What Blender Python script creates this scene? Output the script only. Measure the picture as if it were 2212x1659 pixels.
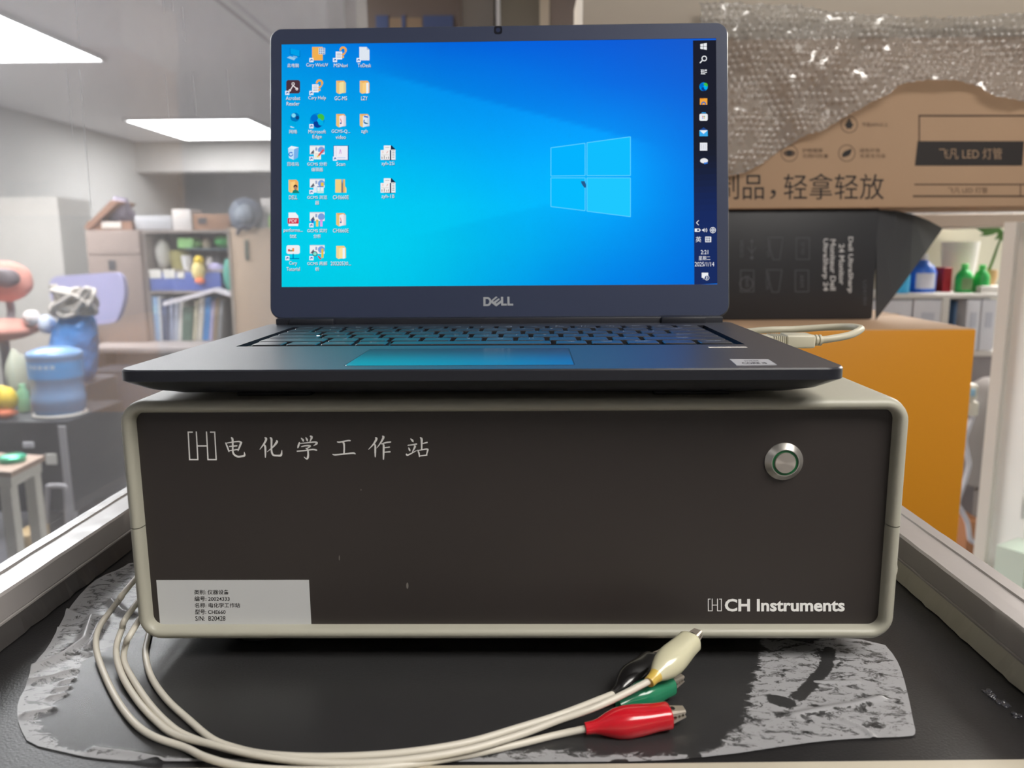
import bpy, bmesh, math, random
from mathutils import Vector, Matrix, noise
random.seed(7)
for o in list(bpy.data.objects): bpy.data.objects.remove(o)
SC = bpy.context.scene
COL = SC.collection
PI = math.pi
# ------------------------------------------------------------------ camera
FPX = 1739.3; IW_, IH_ = 2212.0, 1659.0
CAM = Vector((0.006, -0.3666, 0.2026))
PITCH, YAW, ROLL = 0.1701, 0.0155, 0.0076
def cam_axes():
    Rz = Matrix.Rotation(YAW, 3, 'Z'); Rx = Matrix.Rotation(-PITCH, 3, 'X'); Ry = Matrix.Rotation(ROLL, 3, 'Y')
    return Rz @ Rx @ Ry
CR = cam_axes()
cam_data = bpy.data.cameras.new('camera'); cam = bpy.data.objects.new('camera', cam_data); COL.objects.link(cam)
M = Matrix.Identity(4)
for i in range(3):
    M[i][0] = CR[i][0]; M[i][1] = CR[i][2]; M[i][2] = -CR[i][1]; M[i][3] = CAM[i]
cam.matrix_world = M
cam_data.sensor_width = 36.0; cam_data.lens = FPX / IW_ * 36.0
cam_data.clip_start = 0.02; cam_data.clip_end = 60
cam_data.dof.use_dof = True; cam_data.dof.focus_distance = 0.44; cam_data.dof.aperture_fstop = 11.0
SC.camera = cam
# ------------------------------------------------------------------ world and exposure
W = bpy.data.worlds.new('world'); SC.world = W; W.use_nodes = True
W.node_tree.nodes['Background'].inputs[0].default_value = (0.75, 0.8, 0.9, 1)
W.node_tree.nodes['Background'].inputs[1].default_value = 0.15
SC.view_settings.view_transform = 'Standard'; SC.view_settings.look = 'None'
SC.view_settings.exposure = 0.0; SC.view_settings.gamma = 1.0; SC.view_settings.use_curve_mapping = False
LAMP = 26.0            # radiance of the ceiling panels
SC.cycles.max_bounces = 8; SC.cycles.transparent_max_bounces = 16

# ------------------------------------------------------------------ helpers
def direction(px, py):
    return CR @ Vector(((px - IW_/2) / FPX, 1.0, (IH_/2 - py) / FPX))
def pz(px, py, z):
    d = direction(px, py); return CAM + d * ((z - CAM.z) / d.z)
def pyy(px, py, y):
    d = direction(px, py); return CAM + d * ((y - CAM.y) / d.y)
def pxx(px, py, x):
    d = direction(px, py); return CAM + d * ((x - CAM.x) / d.x)
def lin(c):
    out = []
    for v in c[:3]:
        v /= 255.0
        out.append(v / 12.92 if v <= 0.04045 else ((v + 0.055) / 1.055) ** 2.4)
    return tuple(out)
MATS = {}
def mat(name, rgb, rough=0.5, metal=0.0, spec=0.5, bump=None, vary=0.0, vscale=20.0, coat=0.0, trans=0.0, sss=0.0, cr=0.1):
    """procedural principled material; rgb in sRGB 0..255"""
    if name in MATS: return MATS[name]
    m = bpy.data.materials.new(name); m.use_nodes = True; MATS[name] = m
    nt = m.node_tree; b = nt.nodes['Principled BSDF']
    c = lin(rgb)
    b.inputs['Base Color'].default_value = (*c, 1); b.inputs['Roughness'].default_value = rough
    b.inputs['Metallic'].default_value = metal; b.inputs['Specular IOR Level'].default_value = spec
    b.inputs['Coat Weight'].default_value = coat; b.inputs['Coat Roughness'].default_value = cr
    b.inputs['Transmission Weight'].default_value = trans
    if sss: b.inputs['Subsurface Weight'].default_value = sss; b.inputs['Subsurface Scale'].default_value = 0.01
    if vary or bump: tc = nt.nodes.new('ShaderNodeTexCoord')
    if vary:
        n = nt.nodes.new('ShaderNodeTexNoise'); n.inputs['Scale'].default_value = vscale; n.inputs['Detail'].default_value = 5
        nt.links.new(tc.outputs['Object'], n.inputs['Vector'])
        mx = nt.nodes.new('ShaderNodeMix'); mx.data_type = 'RGBA'
        mx.inputs['A'].default_value = (*[max(0, v*(1-vary)) for v in c], 1)
        mx.inputs['B'].default_value = (*[min(1, v*(1+vary)) for v in c], 1)
        nt.links.new(n.outputs['Fac'], mx.inputs['Factor']); nt.links.new(mx.outputs['Result'], b.inputs['Base Color'])
    if bump:
        n2 = nt.nodes.new('ShaderNodeTexNoise'); n2.inputs['Scale'].default_value = bump[0]; n2.inputs['Detail'].default_value = 3
        nt.links.new(tc.outputs['Object'], n2.inputs['Vector'])
        bp = nt.nodes.new('ShaderNodeBump'); bp.inputs['Strength'].default_value = bump[1]; bp.inputs['Distance'].default_value = bump[2]
        nt.links.new(n2.outputs['Fac'], bp.inputs['Height']); nt.links.new(bp.outputs['Normal'], b.inputs['Normal'])
    return m
def emis(name, rgb, strength=1.0, sample=False):
    if name in MATS: return MATS[name]
    m = bpy.data.materials.new(name); m.use_nodes = True; MATS[name] = m
    nt = m.node_tree; nt.nodes.clear()
    e = nt.nodes.new('ShaderNodeEmission'); o = nt.nodes.new('ShaderNodeOutputMaterial')
    e.inputs[0].default_value = (*lin(rgb), 1); e.inputs[1].default_value = strength
    nt.links.new(e.outputs[0], o.inputs[0])
    if not sample: m.cycles.emission_sampling = 'NONE'
    return m
def pix_mat(rgb):
    return emis('pixel %d %d %d' % rgb, rgb)
def root_of(o):
    while o.parent: o = o.parent
    return o
def chaikin(pts, k=2, closed=False):
    for _ in range(k):
        out = [] if closed else [pts[0]]
        n = len(pts)
        for i in range(n if closed else n-1):
            a, b = Vector(pts[i]), Vector(pts[(i+1) % n])
            out += [a.lerp(b, .25), a.lerp(b, .75)]
        if not closed: out.append(pts[-1])
        pts = out
    return [Vector(p) for p in pts]
def spline(pts, per=8):
    pts = [Vector(p) for p in pts]; out = []
    n = len(pts)
    for i in range(n-1):
        p0 = pts[max(i-1, 0)]; p1 = pts[i]; p2 = pts[i+1]; p3 = pts[min(i+2, n-1)]
        for k in range(per):
            t = k/per
            out.append(0.5*((2*p1) + (p2-p0)*t + (2*p0-5*p1+4*p2-p3)*t*t + (3*p1-p0-3*p2+p3)*t**3))
    out.append(pts[-1]); return out
def rrect(w, h, r, n=5):
    """rounded rectangle outline centred at 0, counter-clockwise"""
    out = []
    for cx, cy, a0 in ((w/2-r, h/2-r, 0), (-w/2+r, h/2-r, 90), (-w/2+r, -h/2+r, 180), (w/2-r, -h/2+r, 270)):
        for k in range(n+1):
            a = math.radians(a0 + 90*k/n); out.append((cx + r*math.cos(a), cy + r*math.sin(a)))
    return out
_txt = {}
def text2d(body, size, bold=0.0):
    key = (body, size, bold)
    if key in _txt: return _txt[key]
    cu = bpy.data.curves.new('t', 'FONT'); cu.body = body; cu.size = size; cu.resolution_u = 3; cu.offset = bold*size
    cu.align_x = 'LEFT'
    o = bpy.data.objects.new('t', cu); COL.objects.link(o)
    dg = bpy.context.evaluated_depsgraph_get(); ev = o.evaluated_get(dg); me = ev.to_mesh()
    v = [(p.co.x, p.co.y) for p in me.vertices]; f = [tuple(p.vertices) for p in me.polygons]
    ev.to_mesh_clear(); bpy.data.objects.remove(o); bpy.data.curves.remove(cu)
    _txt[key] = (v, f); return v, f
class MB:
    def __init__(s): s.bm = bmesh.new(); s.mats = []
    def mi(s, m):
        if m not in s.mats: s.mats.append(m)
        return s.mats.index(m)
    def face(s, pts, m):
        try:
            f = s.bm.faces.new([s.bm.verts.new(p) for p in pts]); f.material_index = s.mi(m); return f
        except ValueError: return None
    def box(s, lo, hi, m, bev=0.0, seg=2, rot=None):
        lo = Vector(lo); hi = Vector(hi); c = (lo+hi)/2; d = hi-lo
        mtx = Matrix.Translation(c) @ (rot.to_4x4() if rot else Matrix.Identity(4)) @ Matrix.Diagonal((*d, 1))
        r = bmesh.ops.create_cube(s.bm, size=1, matrix=mtx)
        fs = set(f for v in r['verts'] for f in v.link_faces); k = s.mi(m)
        for f in fs: f.material_index = k
        if bev > 0:
            es = list(set(e for f in fs for e in f.edges))
            r2 = bmesh.ops.bevel(s.bm, geom=es, offset=bev, segments=seg, profile=0.5, affect='EDGES')
            for f in r2['faces']: f.material_index = k
        return s
    def loft(s, rings, m, cap0=True, cap1=True, closed=True):
        k = s.mi(m); vr = [[s.bm.verts.new(p) for p in r] for r in rings]
        n = len(vr[0])
        for a, b in zip(vr, vr[1:]):
            for i in range(n if closed else n-1):
                j = (i+1) % n
                try: s.bm.faces.new((a[i], a[j], b[j], b[i])).material_index = k
                except ValueError: pass
        if cap0:
            try: s.bm.faces.new(list(reversed(vr[0]))).material_index = k
            except ValueError: pass
        if cap1:
            try: s.bm.faces.new(vr[-1]).material_index = k
            except ValueError: pass
        return s
    def tube(s, pts, r, m, n=10, per=0, squash=1.0):
        pts = spline(pts, per) if per else [Vector(p) for p in pts]
        N = len(pts); rs = r if isinstance(r, (list, tuple)) else [r]*N
        if len(rs) != N:
            rs = [rs[min(int(i/(N-1)*(len(rs)-1)), len(rs)-2)]*(1-((i/(N-1)*(len(rs)-1))-min(int(i/(N-1)*(len(rs)-1)), len(rs)-2))) + rs[min(int(i/(N-1)*(len(rs)-1)), len(rs)-2)+1]*((i/(N-1)*(len(rs)-1))-min(int(i/(N-1)*(len(rs)-1)), len(rs)-2)) for i in range(N)]
        t = (pts[1]-pts[0]).normalized(); up = Vector((0, 0, 1)) if abs(t.z) < .9 else Vector((1, 0, 0))
        u = t.cross(up).normalized(); rings = []
        for i, p in enumerate(pts):
            t = (pts[min(i+1, N-1)] - pts[max(i-1, 0)]).normalized()
            u = (u - t*u.dot(t)).normalized(); v = t.cross(u)
            rings.append([p + (u*math.cos(2*PI*k/n) + v*math.sin(2*PI*k/n)*squash)*rs[i] for k in range(n)])
        return s.loft(rings, m)
    def lathe(s, prof, c, m, n=24, axis='Z'):
        c = Vector(c); rings = []
        for r, h in prof:
            ring = []
            for k in range(n):
                a = 2*PI*k/n; x, y = r*math.cos(a), r*math.sin(a)
                ring.append(c + (Vector((x, y, h)) if axis == 'Z' else Vector((x, -h, y)) if axis == 'Y' else Vector((h, x, y))))
            rings.append(ring)
        return s.loft(rings, m)
    def ball(s, c, rad, m, n=16, wob=0.0, seed=0):
        c = Vector(c); rad = Vector(rad) if not isinstance(rad, (int, float)) else Vector((rad,)*3)
        r = bmesh.ops.create_uvsphere(s.bm, u_segments=n, v_segments=max(6, n*2//3), radius=1)
        k = s.mi(m)
        for v in r['verts']:
            q = v.co.copy(); w = 1 + wob*noise.noise(q*1.7 + Vector((seed, seed*2.1, 0)))
            v.co = c + Vector((q.x*rad.x, q.y*rad.y, q.z*rad.z))*w
            for f in v.link_faces: f.material_index = k
        return s
    def flat(s, pts2, fn, m, w=0.0):
        """flat polygon from 2-d points through a mapping fn(u, v, w)"""
        return s.face([fn(u, v, w) for u, v in pts2], m)
    def text(s, body, size, fn, at, m, w=0.0, align='C', bold=0.0, fit=None, rot=0.0):
        v, f = text2d(body, size, bold)
        if not v: return s
        x0 = min(p[0] for p in v); x1 = max(p[0] for p in v); y0 = min(p[1] for p in v); y1 = max(p[1] for p in v)
        sx = sy = 1.0
        if fit:
            sx = fit[0]/(x1-x0) if fit[0] else 1.0
            sy = fit[1]/(y1-y0) if len(fit) > 1 and fit[1] else (sx if len(fit) == 1 else 1.0)
        ox = {'C': (x0+x1)/2, 'L': x0, 'R': x1}[align]; oy = (y0+y1)/2
        k = s.mi(m); ca, sa = math.cos(rot), math.sin(rot); vs = []
        for p in v:
            a, b = (p[0]-ox)*sx, (p[1]-oy)*sy
            vs.append(s.bm.verts.new(fn(at[0] + a*ca - b*sa, at[1] + a*sa + b*ca, w)))
        for q in f:
            try: s.bm.faces.new([vs[i] for i in q]).material_index = k
            except ValueError: pass
        return s
    def build(s, name, parent=None, smooth=None, loc=None, label=None, local=False, dbl=0.0):
        if dbl: bmesh.ops.remove_doubles(s.bm, verts=s.bm.verts, dist=dbl)
        sh = Vector((0, 0, 0))
        if parent is not None:
            top = root_of(parent)
            if not top.get('_l'): sh = top.location.copy()
        elif loc is not None: sh = Vector(loc)
        if sh.length: bmesh.ops.translate(s.bm, verts=s.bm.verts, vec=-sh)
        if smooth is not None: bmesh.ops.recalc_face_normals(s.bm, faces=s.bm.faces)
        me = bpy.data.meshes.new(name); s.bm.to_mesh(me); s.bm.free()
        for m in s.mats: me.materials.append(m)
        if smooth is not None:
            for p in me.polygons: p.use_smooth = True
            me.set_sharp_from_angle(angle=math.radians(smooth))
        o = bpy.data.objects.new(name, me); COL.objects.link(o)
        if parent is not None: o.parent = parent
        elif loc is not None: o.location = loc
        if label: o['label'] = label
        return o
def tag(o, label=None, cat=None, group=None, kind=None):
    if label: o['label'] = label
    if cat: o['category'] = cat
    if group: o['group'] = group
    if kind: o['kind'] = kind
    return o
def thing(name, label, cat, loc=(0, 0, 0), rotz=0.0, group=None, local=False):
    o = bpy.data.objects.new(name, None); COL.objects.link(o); o.empty_display_size = 0.05
    o.location = loc; o.rotation_euler = (0, 0, rotz)
    if local: LOCALS.append(o); o['_l'] = 1
    return tag(o, label, cat, group)
LOCALS = []
def struct(o, cat=None):
    o['kind'] = 'structure'; return o
def cbox(x0, y0, x1, y1, Y):
    """front rectangle (world) of a box whose front face stands at world y = Y and covers these photo pixels"""
    cx, cy = (x0+x1)/2, (y0+y1)/2
    return pyy(x0, cy, Y).x, pyy(x1, cy, Y).x, pyy(cx, y1, Y).z, pyy(cx, y0, Y).z
def front(Y, off=0.0):
    """mapping of photo pixels onto the plane y = Y - off"""
    def fn(u, v, w=0.0):
        p = pyy(u, v, Y); p.y = Y - off - w; return p
    return fn
# ------------------------------------------------------------------ room shell
FLOOR, CEIL = -1.10, 1.45
mt_ceil = mat('ceiling paint', (242, 240, 238), 0.8, vary=.03, vscale=1.5)
mt_wall = mat('wall paint', (196, 194, 191), 0.8, vary=.03, vscale=1.2)
mt_floor = mat('floor vinyl', (92, 92, 100), 0.35, vary=.12, vscale=3)
def slab(name, lo, hi, m):
    return struct(MB().box(lo, hi, m).build(name, loc=((lo[0]+hi[0])/2, (lo[1]+hi[1])/2, lo[2])))
XL, XR, YF, YB = -4.6, 3.4, -3.4, 10.6
slab('floor', (XL-.1, YF-.1, FLOOR-.1), (XR+.1, YB+.1, FLOOR), mt_floor)
slab('ceiling', (XL-.1, YF-.1, CEIL), (XR+.1, YB+.1, CEIL+.1), mt_ceil)
slab('wall_back', (XL-.1, YB, FLOOR), (XR+.1, YB+.1, CEIL), mat('back wall paint', (150, 150, 152), 0.8, vary=.03, vscale=1))
slab('wall_left', (XL-.1, YF, FLOOR), (XL, YB, CEIL), mt_wall)
slab('wall_right', (XR, YF, FLOOR), (XR+.1, YB, CEIL), mt_wall)
slab('wall_front', (XL-.1, YF-.1, FLOOR), (XR+.1, YF, CEIL), mt_wall)
slab('trim_1', (XL, 9.45, 1.10), (XR, 9.75, CEIL), mat('beam paint', (190, 187, 184), 0.8))       # ceiling beam
# ceiling seam strips
for i, x in enumerate((-1.55, 0.9)):
    slab('trim_%d' % (i+2), (x-.012, YF, CEIL-.004), (x+.012, 9.45, CEIL), mat('seam strip', (150, 146, 142), .7))
def ceiling_panel(x0, x1, y0, y1, label, k=1.0):
    t = thing('ceiling_light', label, 'light', ((x0+x1)/2, (y0+y1)/2, CEIL-.03), group='ceiling light panels')
    f = MB()
    for a, b in (((x0, y0), (x1, y0+.02)), ((x0, y1-.02), (x1, y1)), ((x0, y0), (x0+.02, y1)), ((x1-.02, y0), (x1, y1))):
        f.box((*a, CEIL-.03), (*b, CEIL-.0005), mat('lamp frame', (225, 225, 225), .5))
    f.build('frame', t)
    d = MB().box((x0+.02, y0+.02, CEIL-.026), (x1-.02, y1-.02, CEIL-.012), emis('lamp diffuser %.2f' % k, (255, 250, 243), LAMP*k, True))
    d.build('diffuser', t)
ceiling_panel(-4.10, -2.74, 3.8, 5.2, 'large lit ceiling panel in the top left corner, nearest of the two')
ceiling_panel(-3.86, -2.63, 7.67, 9.12, 'lit ceiling panel farther off, left of the laptop lid')
ceiling_panel(-2.60, -1.26, 2.2, 3.6, 'lit ceiling panel overhead to the left of the tray')
ceiling_panel(0.35, 1.75, -1.25, -0.35, 'lit ceiling panel above and behind the camera', .56)
ceiling_panel(2.0, 3.2, 2.4, 3.8, 'lit ceiling panel over the white shelves at right', 1.4)

# ------------------------------------------------------------------ tray table with glass side
mt_lam = mat('black laminate', (30, 29, 30), 0.36, vary=.25, vscale=90, bump=(900, .35, .0004))
mt_alu = mat('grey rail plastic', (160, 155, 153), 0.36, vary=.05, vscale=40, coat=.3, bump=(60, .25, .0006))
mt_cream = mat('cream plastic edge', (196, 188, 170), 0.45, vary=.05, vscale=60)
mt_dark = mat('dark steel', (60, 60, 62), .5)
TX0, TX1, TY0, TY1 = -0.264, 0.2340, -0.0775, 0.62
tray = thing('tray_table', 'black topped table with raised grey side rails under the instrument', 'table', (0, .25, FLOOR))
MB().box((TX0-.03, TY0-.03, -.028), (TX1+.03, TY1, 0), mt_lam).build('tabletop', tray)
def rail(x_in, sgn, name, band):
    x_out = x_in + sgn*.0275; b = MB()
    prof = [(x_in, 0.0004), (x_in, .0125), (x_in+sgn*.0008, .0130), (x_in+sgn*.0002, .0136), (x_in+sgn*.0002, .0262), (x_in+sgn*.0012, .0275),
            (x_in+sgn*.009, .0277), (x_in+sgn*.0095, .0268), (x_in+sgn*.0185, .0268), (x_in+sgn*.019, .0278), (x_out-sgn*.001, .0278), (x_out, .0268), (x_out, -.028), (x_in+sgn*.02, -.028), (x_in+sgn*.02, .0004)]
    N = 120; rings = []
    for k in range(N+1):
        y = TY0-.03 + (TY1-TY0+.03)*k/N
        rings.append([(x + .0003*noise.noise(Vector((y*60, x*90, z*200))), y, z + (.0003*noise.noise(Vector((y*50, 7, z*300))) if z > .001 else 0)) for x, z in prof])
    b.loft(rings, mt_alu)
    r = b.build('side_rail', tray, smooth=35)
    g = MB()   # ragged sealing tape along the foot of the rail
    up, lo = [], []
    for k in range(N+1):
        y = TY0-.03 + (TY1-TY0+.03)*k/N
        g_w = .0022 + .0012*noise.noise(Vector((y*90, 3*sgn, 1))) + .0006*noise.noise(Vector((y*400, 3*sgn, 1)))
        up.append((x_in - sgn*.0004, y, .0118)); lo.append((x_in - sgn*g_w, y, .0006))
    for k in range(N):
        g.face([up[k], up[k+1], lo[k+1], lo[k]], band)
    g.build('sealing_tape', r)
    return r
rail_l = rail(TX0, -1, 'left', mat('dull grey tape', (70, 67, 66), .35, coat=.3))
rail_r = rail(TX1, 1, 'right', mat('pale tape', (182, 178, 164), .45))
MB().box((TX0-.03, TY0-.038, -.028), (TX1+.03, TY0-.0024, .0018), mt_cream, .0012, rot=Matrix.Rotation(.020, 3, 'Z')).build('front_rail', tray, smooth=40)
for sx in (TX0-.01, TX1-.03):
    for sy in (TY0-.02, TY1-.06):
        MB().box((sx, sy, FLOOR), (sx+.04, sy+.04, -.028), mt_dark, .003).build('leg', tray)
# glass pane standing on the outer edge of the left rail
def glass(name, tint=(235, 238, 242), dust=.05, scale=4):
    if name in MATS: return MATS[name]
    m = bpy.data.materials.new(name); MATS[name] = m; m.use_nodes = True; nt = m.node_tree; nt.nodes.clear()
    out = nt.nodes.new('ShaderNodeOutputMaterial'); tr = nt.nodes.new('ShaderNodeBsdfTransparent'); gl = nt.nodes.new('ShaderNodeBsdfGlossy')
    tr.inputs[0].default_value = (*lin(tint), 1); gl.inputs['Roughness'].default_value = .03
    fr = nt.nodes.new('ShaderNodeFresnel'); ge = nt.nodes.new('ShaderNodeNewGeometry'); ir = nt.nodes.new('ShaderNodeMapRange')
    ir.inputs[3].default_value = 1.45; ir.inputs[4].default_value = 1/1.45      # same reflectance from both sides of the thin sheet
    nt.links.new(ge.outputs['Backfacing'], ir.inputs[0]); nt.links.new(ir.outputs[0], fr.inputs[0])
    mx = nt.nodes.new('ShaderNodeMixShader'); nt.links.new(fr.outputs[0], mx.inputs[0]); nt.links.new(tr.outputs[0], mx.inputs[1]); nt.links.new(gl.outputs[0], mx.inputs[2])
    df = nt.nodes.new('ShaderNodeBsdfDiffuse'); df.inputs[0].default_value = (.8, .8, .82, 1)
    tl = nt.nodes.new('ShaderNodeBsdfTranslucent'); tl.inputs[0].default_value = (.8, .8, .82, 1)
    ad = nt.nodes.new('ShaderNodeMixShader'); nt.links.new(df.outputs[0], ad.inputs[1]); nt.links.new(tl.outputs[0], ad.inputs[2])
    tc = nt.nodes.new('ShaderNodeTexCoord'); ns = nt.nodes.new('ShaderNodeTexNoise'); ns.inputs['Scale'].default_value = scale; ns.inputs['Detail'].default_value = 6
    nt.links.new(tc.outputs['Object'], ns.inputs['Vector'])
    mr = nt.nodes.new('ShaderNodeMapRange'); mr.inputs[1].default_value = .3; mr.inputs[2].default_value = .75; mr.inputs[3].default_value = dust*.5; mr.inputs[4].default_value = dust*1.8
    nt.links.new(ns.outputs['Fac'], mr.inputs[0])
    m2 = nt.nodes.new('ShaderNodeMixShader'); nt.links.new(mr.outputs[0], m2.inputs[0]); nt.links.new(mx.outputs[0], m2.inputs[1]); nt.links.new(ad.outputs[0], m2.inputs[2])
    nt.links.new(m2.outputs[0], out.inputs[0]); return m
gp = MB().box((TX0-.0262, -.30, .0276), (TX0-.0232, 1.25, 1.0), glass('dusty side glass', dust=.15)).build('glass_panel', tray)
mt_streak = bpy.data.materials.new('dried streak'); mt_streak.use_nodes = True; _n = mt_streak.node_tree; _n.nodes.clear()
_o = _n.nodes.new('ShaderNodeOutputMaterial'); _t = _n.nodes.new('ShaderNodeBsdfTransparent'); _l = _n.nodes.new('ShaderNodeBsdfTranslucent'); _m = _n.nodes.new('ShaderNodeMixShader')
_l.inputs[0].default_value = (.9, .9, .9, 1); _m.inputs[0].default_value = .28; _n.links.new(_t.outputs[0], _m.inputs[1]); _n.links.new(_l.outputs[0], _m.inputs[2]); _n.links.new(_m.outputs[0], _o.inputs[0])
for x, y0, y1, w in ((163, 0, 100, 2.4), (172, 150, 450, 2.6), (352, 0, 30, 2), (372, 0, 24, 2), (394, 15, 90, 2.4), (357, 160, 255, 2), (416, 155, 250, 3), (490, 150, 250, 2), (145, 150, 300, 2)):
    xs = TX0-.0228
    a = pxx(x, y0, xs); b = pxx(x+(y1-y0)*.085, y1, xs); s = w*.0004
    stk = MB(); stk.face([a+Vector((0, -s, 0)), a+Vector((0, s, 0)), b+Vector((0, s, 0)), b+Vector((0, -s, 0))], mt_streak)
    stk.build('dried_streak', gp)

# ------------------------------------------------------------------ instrument
IWD, IZ, IH, IDP = .37, .012, .1202, .245
inst = thing('instrument', 'wide grey cased laboratory instrument with dark front and steel push button', 'instrument', (0, .12, IZ))
mt_shell = mat('grey textured enamel', (168, 166, 152), .42, bump=(1500, .10, .0004), vary=.03, vscale=50)
mt_panel = mat('dark brown panel', (52, 47, 45), .42, vary=.10, vscale=14)
mt_white = mat('white print', (248, 248, 246), .5)
mt_black = mat('black rubber', (16, 16, 17), .6)
SEAM = .0698
ol = rrect(IWD, IH, .0115, 8); n0 = len(ol)
prof = [(0, IDP), (0, .0045), (.0006, .0020), (.0019, .0006), (.0034, 0), (.0048, .0006), (.0058, .0022), (.0062, .0075)]
def shell_ring(inset, y):
    w, h = IWD-2*inset, IH-2*inset
    return [(x, y, z + IZ + IH/2) for x, z in rrect(w, h, max(.0115-inset*1.05, .004), 8)]
def half(upper):
    rings = []
    for ins, y in prof:
        r = shell_ring(ins, y); zc = SEAM + (.00018 if upper else -.00018)
        if upper: seq = r[0:18]     # right side up, over the top, left side down
        else: seq = r[18:36]
        a, b = seq[0], seq[-1]
        rings.append([(a[0], a[1], zc)] + list(seq) + [(b[0], b[1], zc)])
    return rings
MB().loft(half(True), mt_shell, False, False, closed=False).build('top_cover', inst, smooth=50)
MB().loft(half(False), mt_shell, False, False, closed=False).build('bottom_cover', inst, smooth=50)
bk = MB(); bk.loft([[(x, IDP-.004, z) for x, _, z in shell_ring(.001, 0)], [(x, IDP-.001, z) for x, _, z in shell_ring(.001, 0)]], mt_shell); bk.build('back_panel', inst)
FPY = .006
MB().loft([[(x, FPY+.002, z) for x, _, z in shell_ring(.0059, 0)], [(x, FPY, z) for x, _, z in shell_ring(.0059, 0)]], mt_panel).build('front_panel', inst)
fp = front(FPY)
def stroke(b, pts, m, w0, i):
    """brush stroke: pts (u, v, width) in photo pixels on the front panel"""
    P = [Vector((p[0], p[1], p[2])) for p in pts]
    P = spline(P, 5) if len(P) > 2 else [P[0].lerp(P[1], k/4) for k in range(5)]
    L, Rr = [], []
    for k, p in enumerate(P):
        d = (P[min(k+1, len(P)-1)] - P[max(k-1, 0)]); d.z = 0; d.normalize(); nn = Vector((-d.y, d.x, 0)); hw = max(p.z, 1.2)/2
        L.append(p + nn*hw); Rr.append(p - nn*hw)
    w = w0 + i*2e-6
    for k in range(len(P)-1):
        b.face([fp(q.x, q.y, w) for q in (L[k], L[k+1], Rr[k+1], Rr[k])], m)
    for q, dd in ((P[0], -1), (P[-1], 1)):
        b.face([fp(q.x + q.z/2*.98*math.cos(a*PI/5), q.y + q.z/2*.98*math.sin(a*PI/5), w + 1e-6) for a in range(10)], m)
KAI = [
 # dian
 [(745,280,18),(775,350,26),(800,420,20)], [(750,285,14),(860,265,20),(965,256,24),(1000,275,36)], [(1000,278,34),(972,350,28),(950,408,18)],
 [(808,338,18),(870,332,22),(930,326,22)], [(800,408,14),(870,398,18),(950,385,20)], [(842,192,22),(858,220,34),(862,300,28),(864,420,28),(885,470,30),(940,503,30),(1010,500,30),(1055,485,32),(1052,430,9)],
 # hua
 [(1395,195,24),(1413,215,36),(1385,280,30),(1310,385,9)], [(1378,310,26),(1396,340,32),(1400,420,28),(1400,515,16)], [(1585,245,24),(1588,265,38),(1530,340,26),(1430,425,8)],
 [(1482,195,24),(1500,220,34),(1500,320,28),(1503,420,28),(1530,478,30),(1600,488,28),(1658,480,34),(1671,400,9)],
 # xue
 [(1990,200,14),(2018,230,34),(2025,252,18)], [(2065,190,12),(2084,222,32),(2090,245,18)], [(2142,168,24),(2163,188,36),(2135,255,14)],
 [(1960,275,22),(1947,318,32),(1935,355,22)], [(1960,290,14),(2060,280,18),(2215,264,26),(2245,288,34),(2195,325,9)],
 [(1995,340,16),(2060,325,22),(2122,325,26),(2135,335,26),(2080,375,14)], [(2072,370,20),(2098,395,26),(2105,460,28),(2100,515,34),(2080,542,24),(2036,510,8)], [(1925,415,22),(2060,405,20),(2180,386,24),(2242,398,24)],
]
KAI2 = [
 # gong
 [(525,262,16),(570,265,24),(700,241,22),(735,242,22)], [(622,272,28),(634,295,30),(638,370,26),(635,455,26)], [(450,467,14),(490,475,24),(650,460,22),(785,446,28),(818,459,18)],
 # zuo
 [(1155,195,22),(1170,215,36),(1120,300,26),(1040,385,8)], [(1132,300,18),(1150,325,28),(1150,420,28),(1150,508,18)], [(1270,168,20),(1285,188,36),(1240,275,26),(1175,362,8)],
 [(1255,295,16),(1330,273,24),(1403,263,22)], [(1280,300,22),(1289,325,30),(1288,430,30),(1285,546,20)], [(1300,358,16),(1383,347,22)], [(1300,432,16),(1393,425,22)],
 # zhan
 [(1735,212,16),(1763,240,34),(1775,260,16)], [(1690,318,16),(1760,310,20),(1828,297,24)], [(1700,360,14),(1714,390,30),(1722,412,14)], [(1797,328,24),(1803,345,32),(1760,430,12)],
 [(1663,466,24),(1692,477,24),(1830,405,10)], [(1895,194,22),(1914,218,36),(1915,300,28),(1915,385,24)], [(1930,290,16),(2003,271,24)], [(1850,400,18),(1870,450,26),(1878,506,16)],
 [(1850,405,14),(1950,386,20),(2000,380,24),(2018,390,26)], [(2016,392,28),(1995,470,18)], [(1880,495,16),(2000,478,20)],
]
def hlogo(b, x, y, w, h, t):
    """bracketed H emblem; slight lean of the photo's left edge kept upright here"""
    def bar(u0, v0, u1, v1): b.flat([(x+w*u0, y+h*v0), (x+w*u1, y+h*v0), (x+w*u1, y+h*v1), (x+w*u0, y+h*v1)], fp2, mt_white)
    T, S = t/w, t/h; k = 0
    for u0, v0, u1, v1 in ((0, 0, T, 1), (T, 0, .19, S), (T, 1-S, .34, 1), (.34-T, 0, .34, 1-S), (.34, .48, .66, .48+S), (.66, 0, .66+T, 1), (.66+T, 1-S, 1-T, 1), (1-T, 0, 1, 1), (.81, 0, 1-T, S)):
        bar(u0, v0, u1, v1)
ltr = MB(); i = 0
for s_ in KAI: stroke(ltr, [(390+a/7.628, 920+b/7.628, c/7.628) for a, b, c in s_], mt_white, 1.5e-4, i); i += 1
for s_ in KAI2: stroke(ltr, [(660+a/7.628, 920+b/7.628, c/7.628) for a, b, c in s_], mt_white, 1.5e-4, i); i += 1
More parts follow.
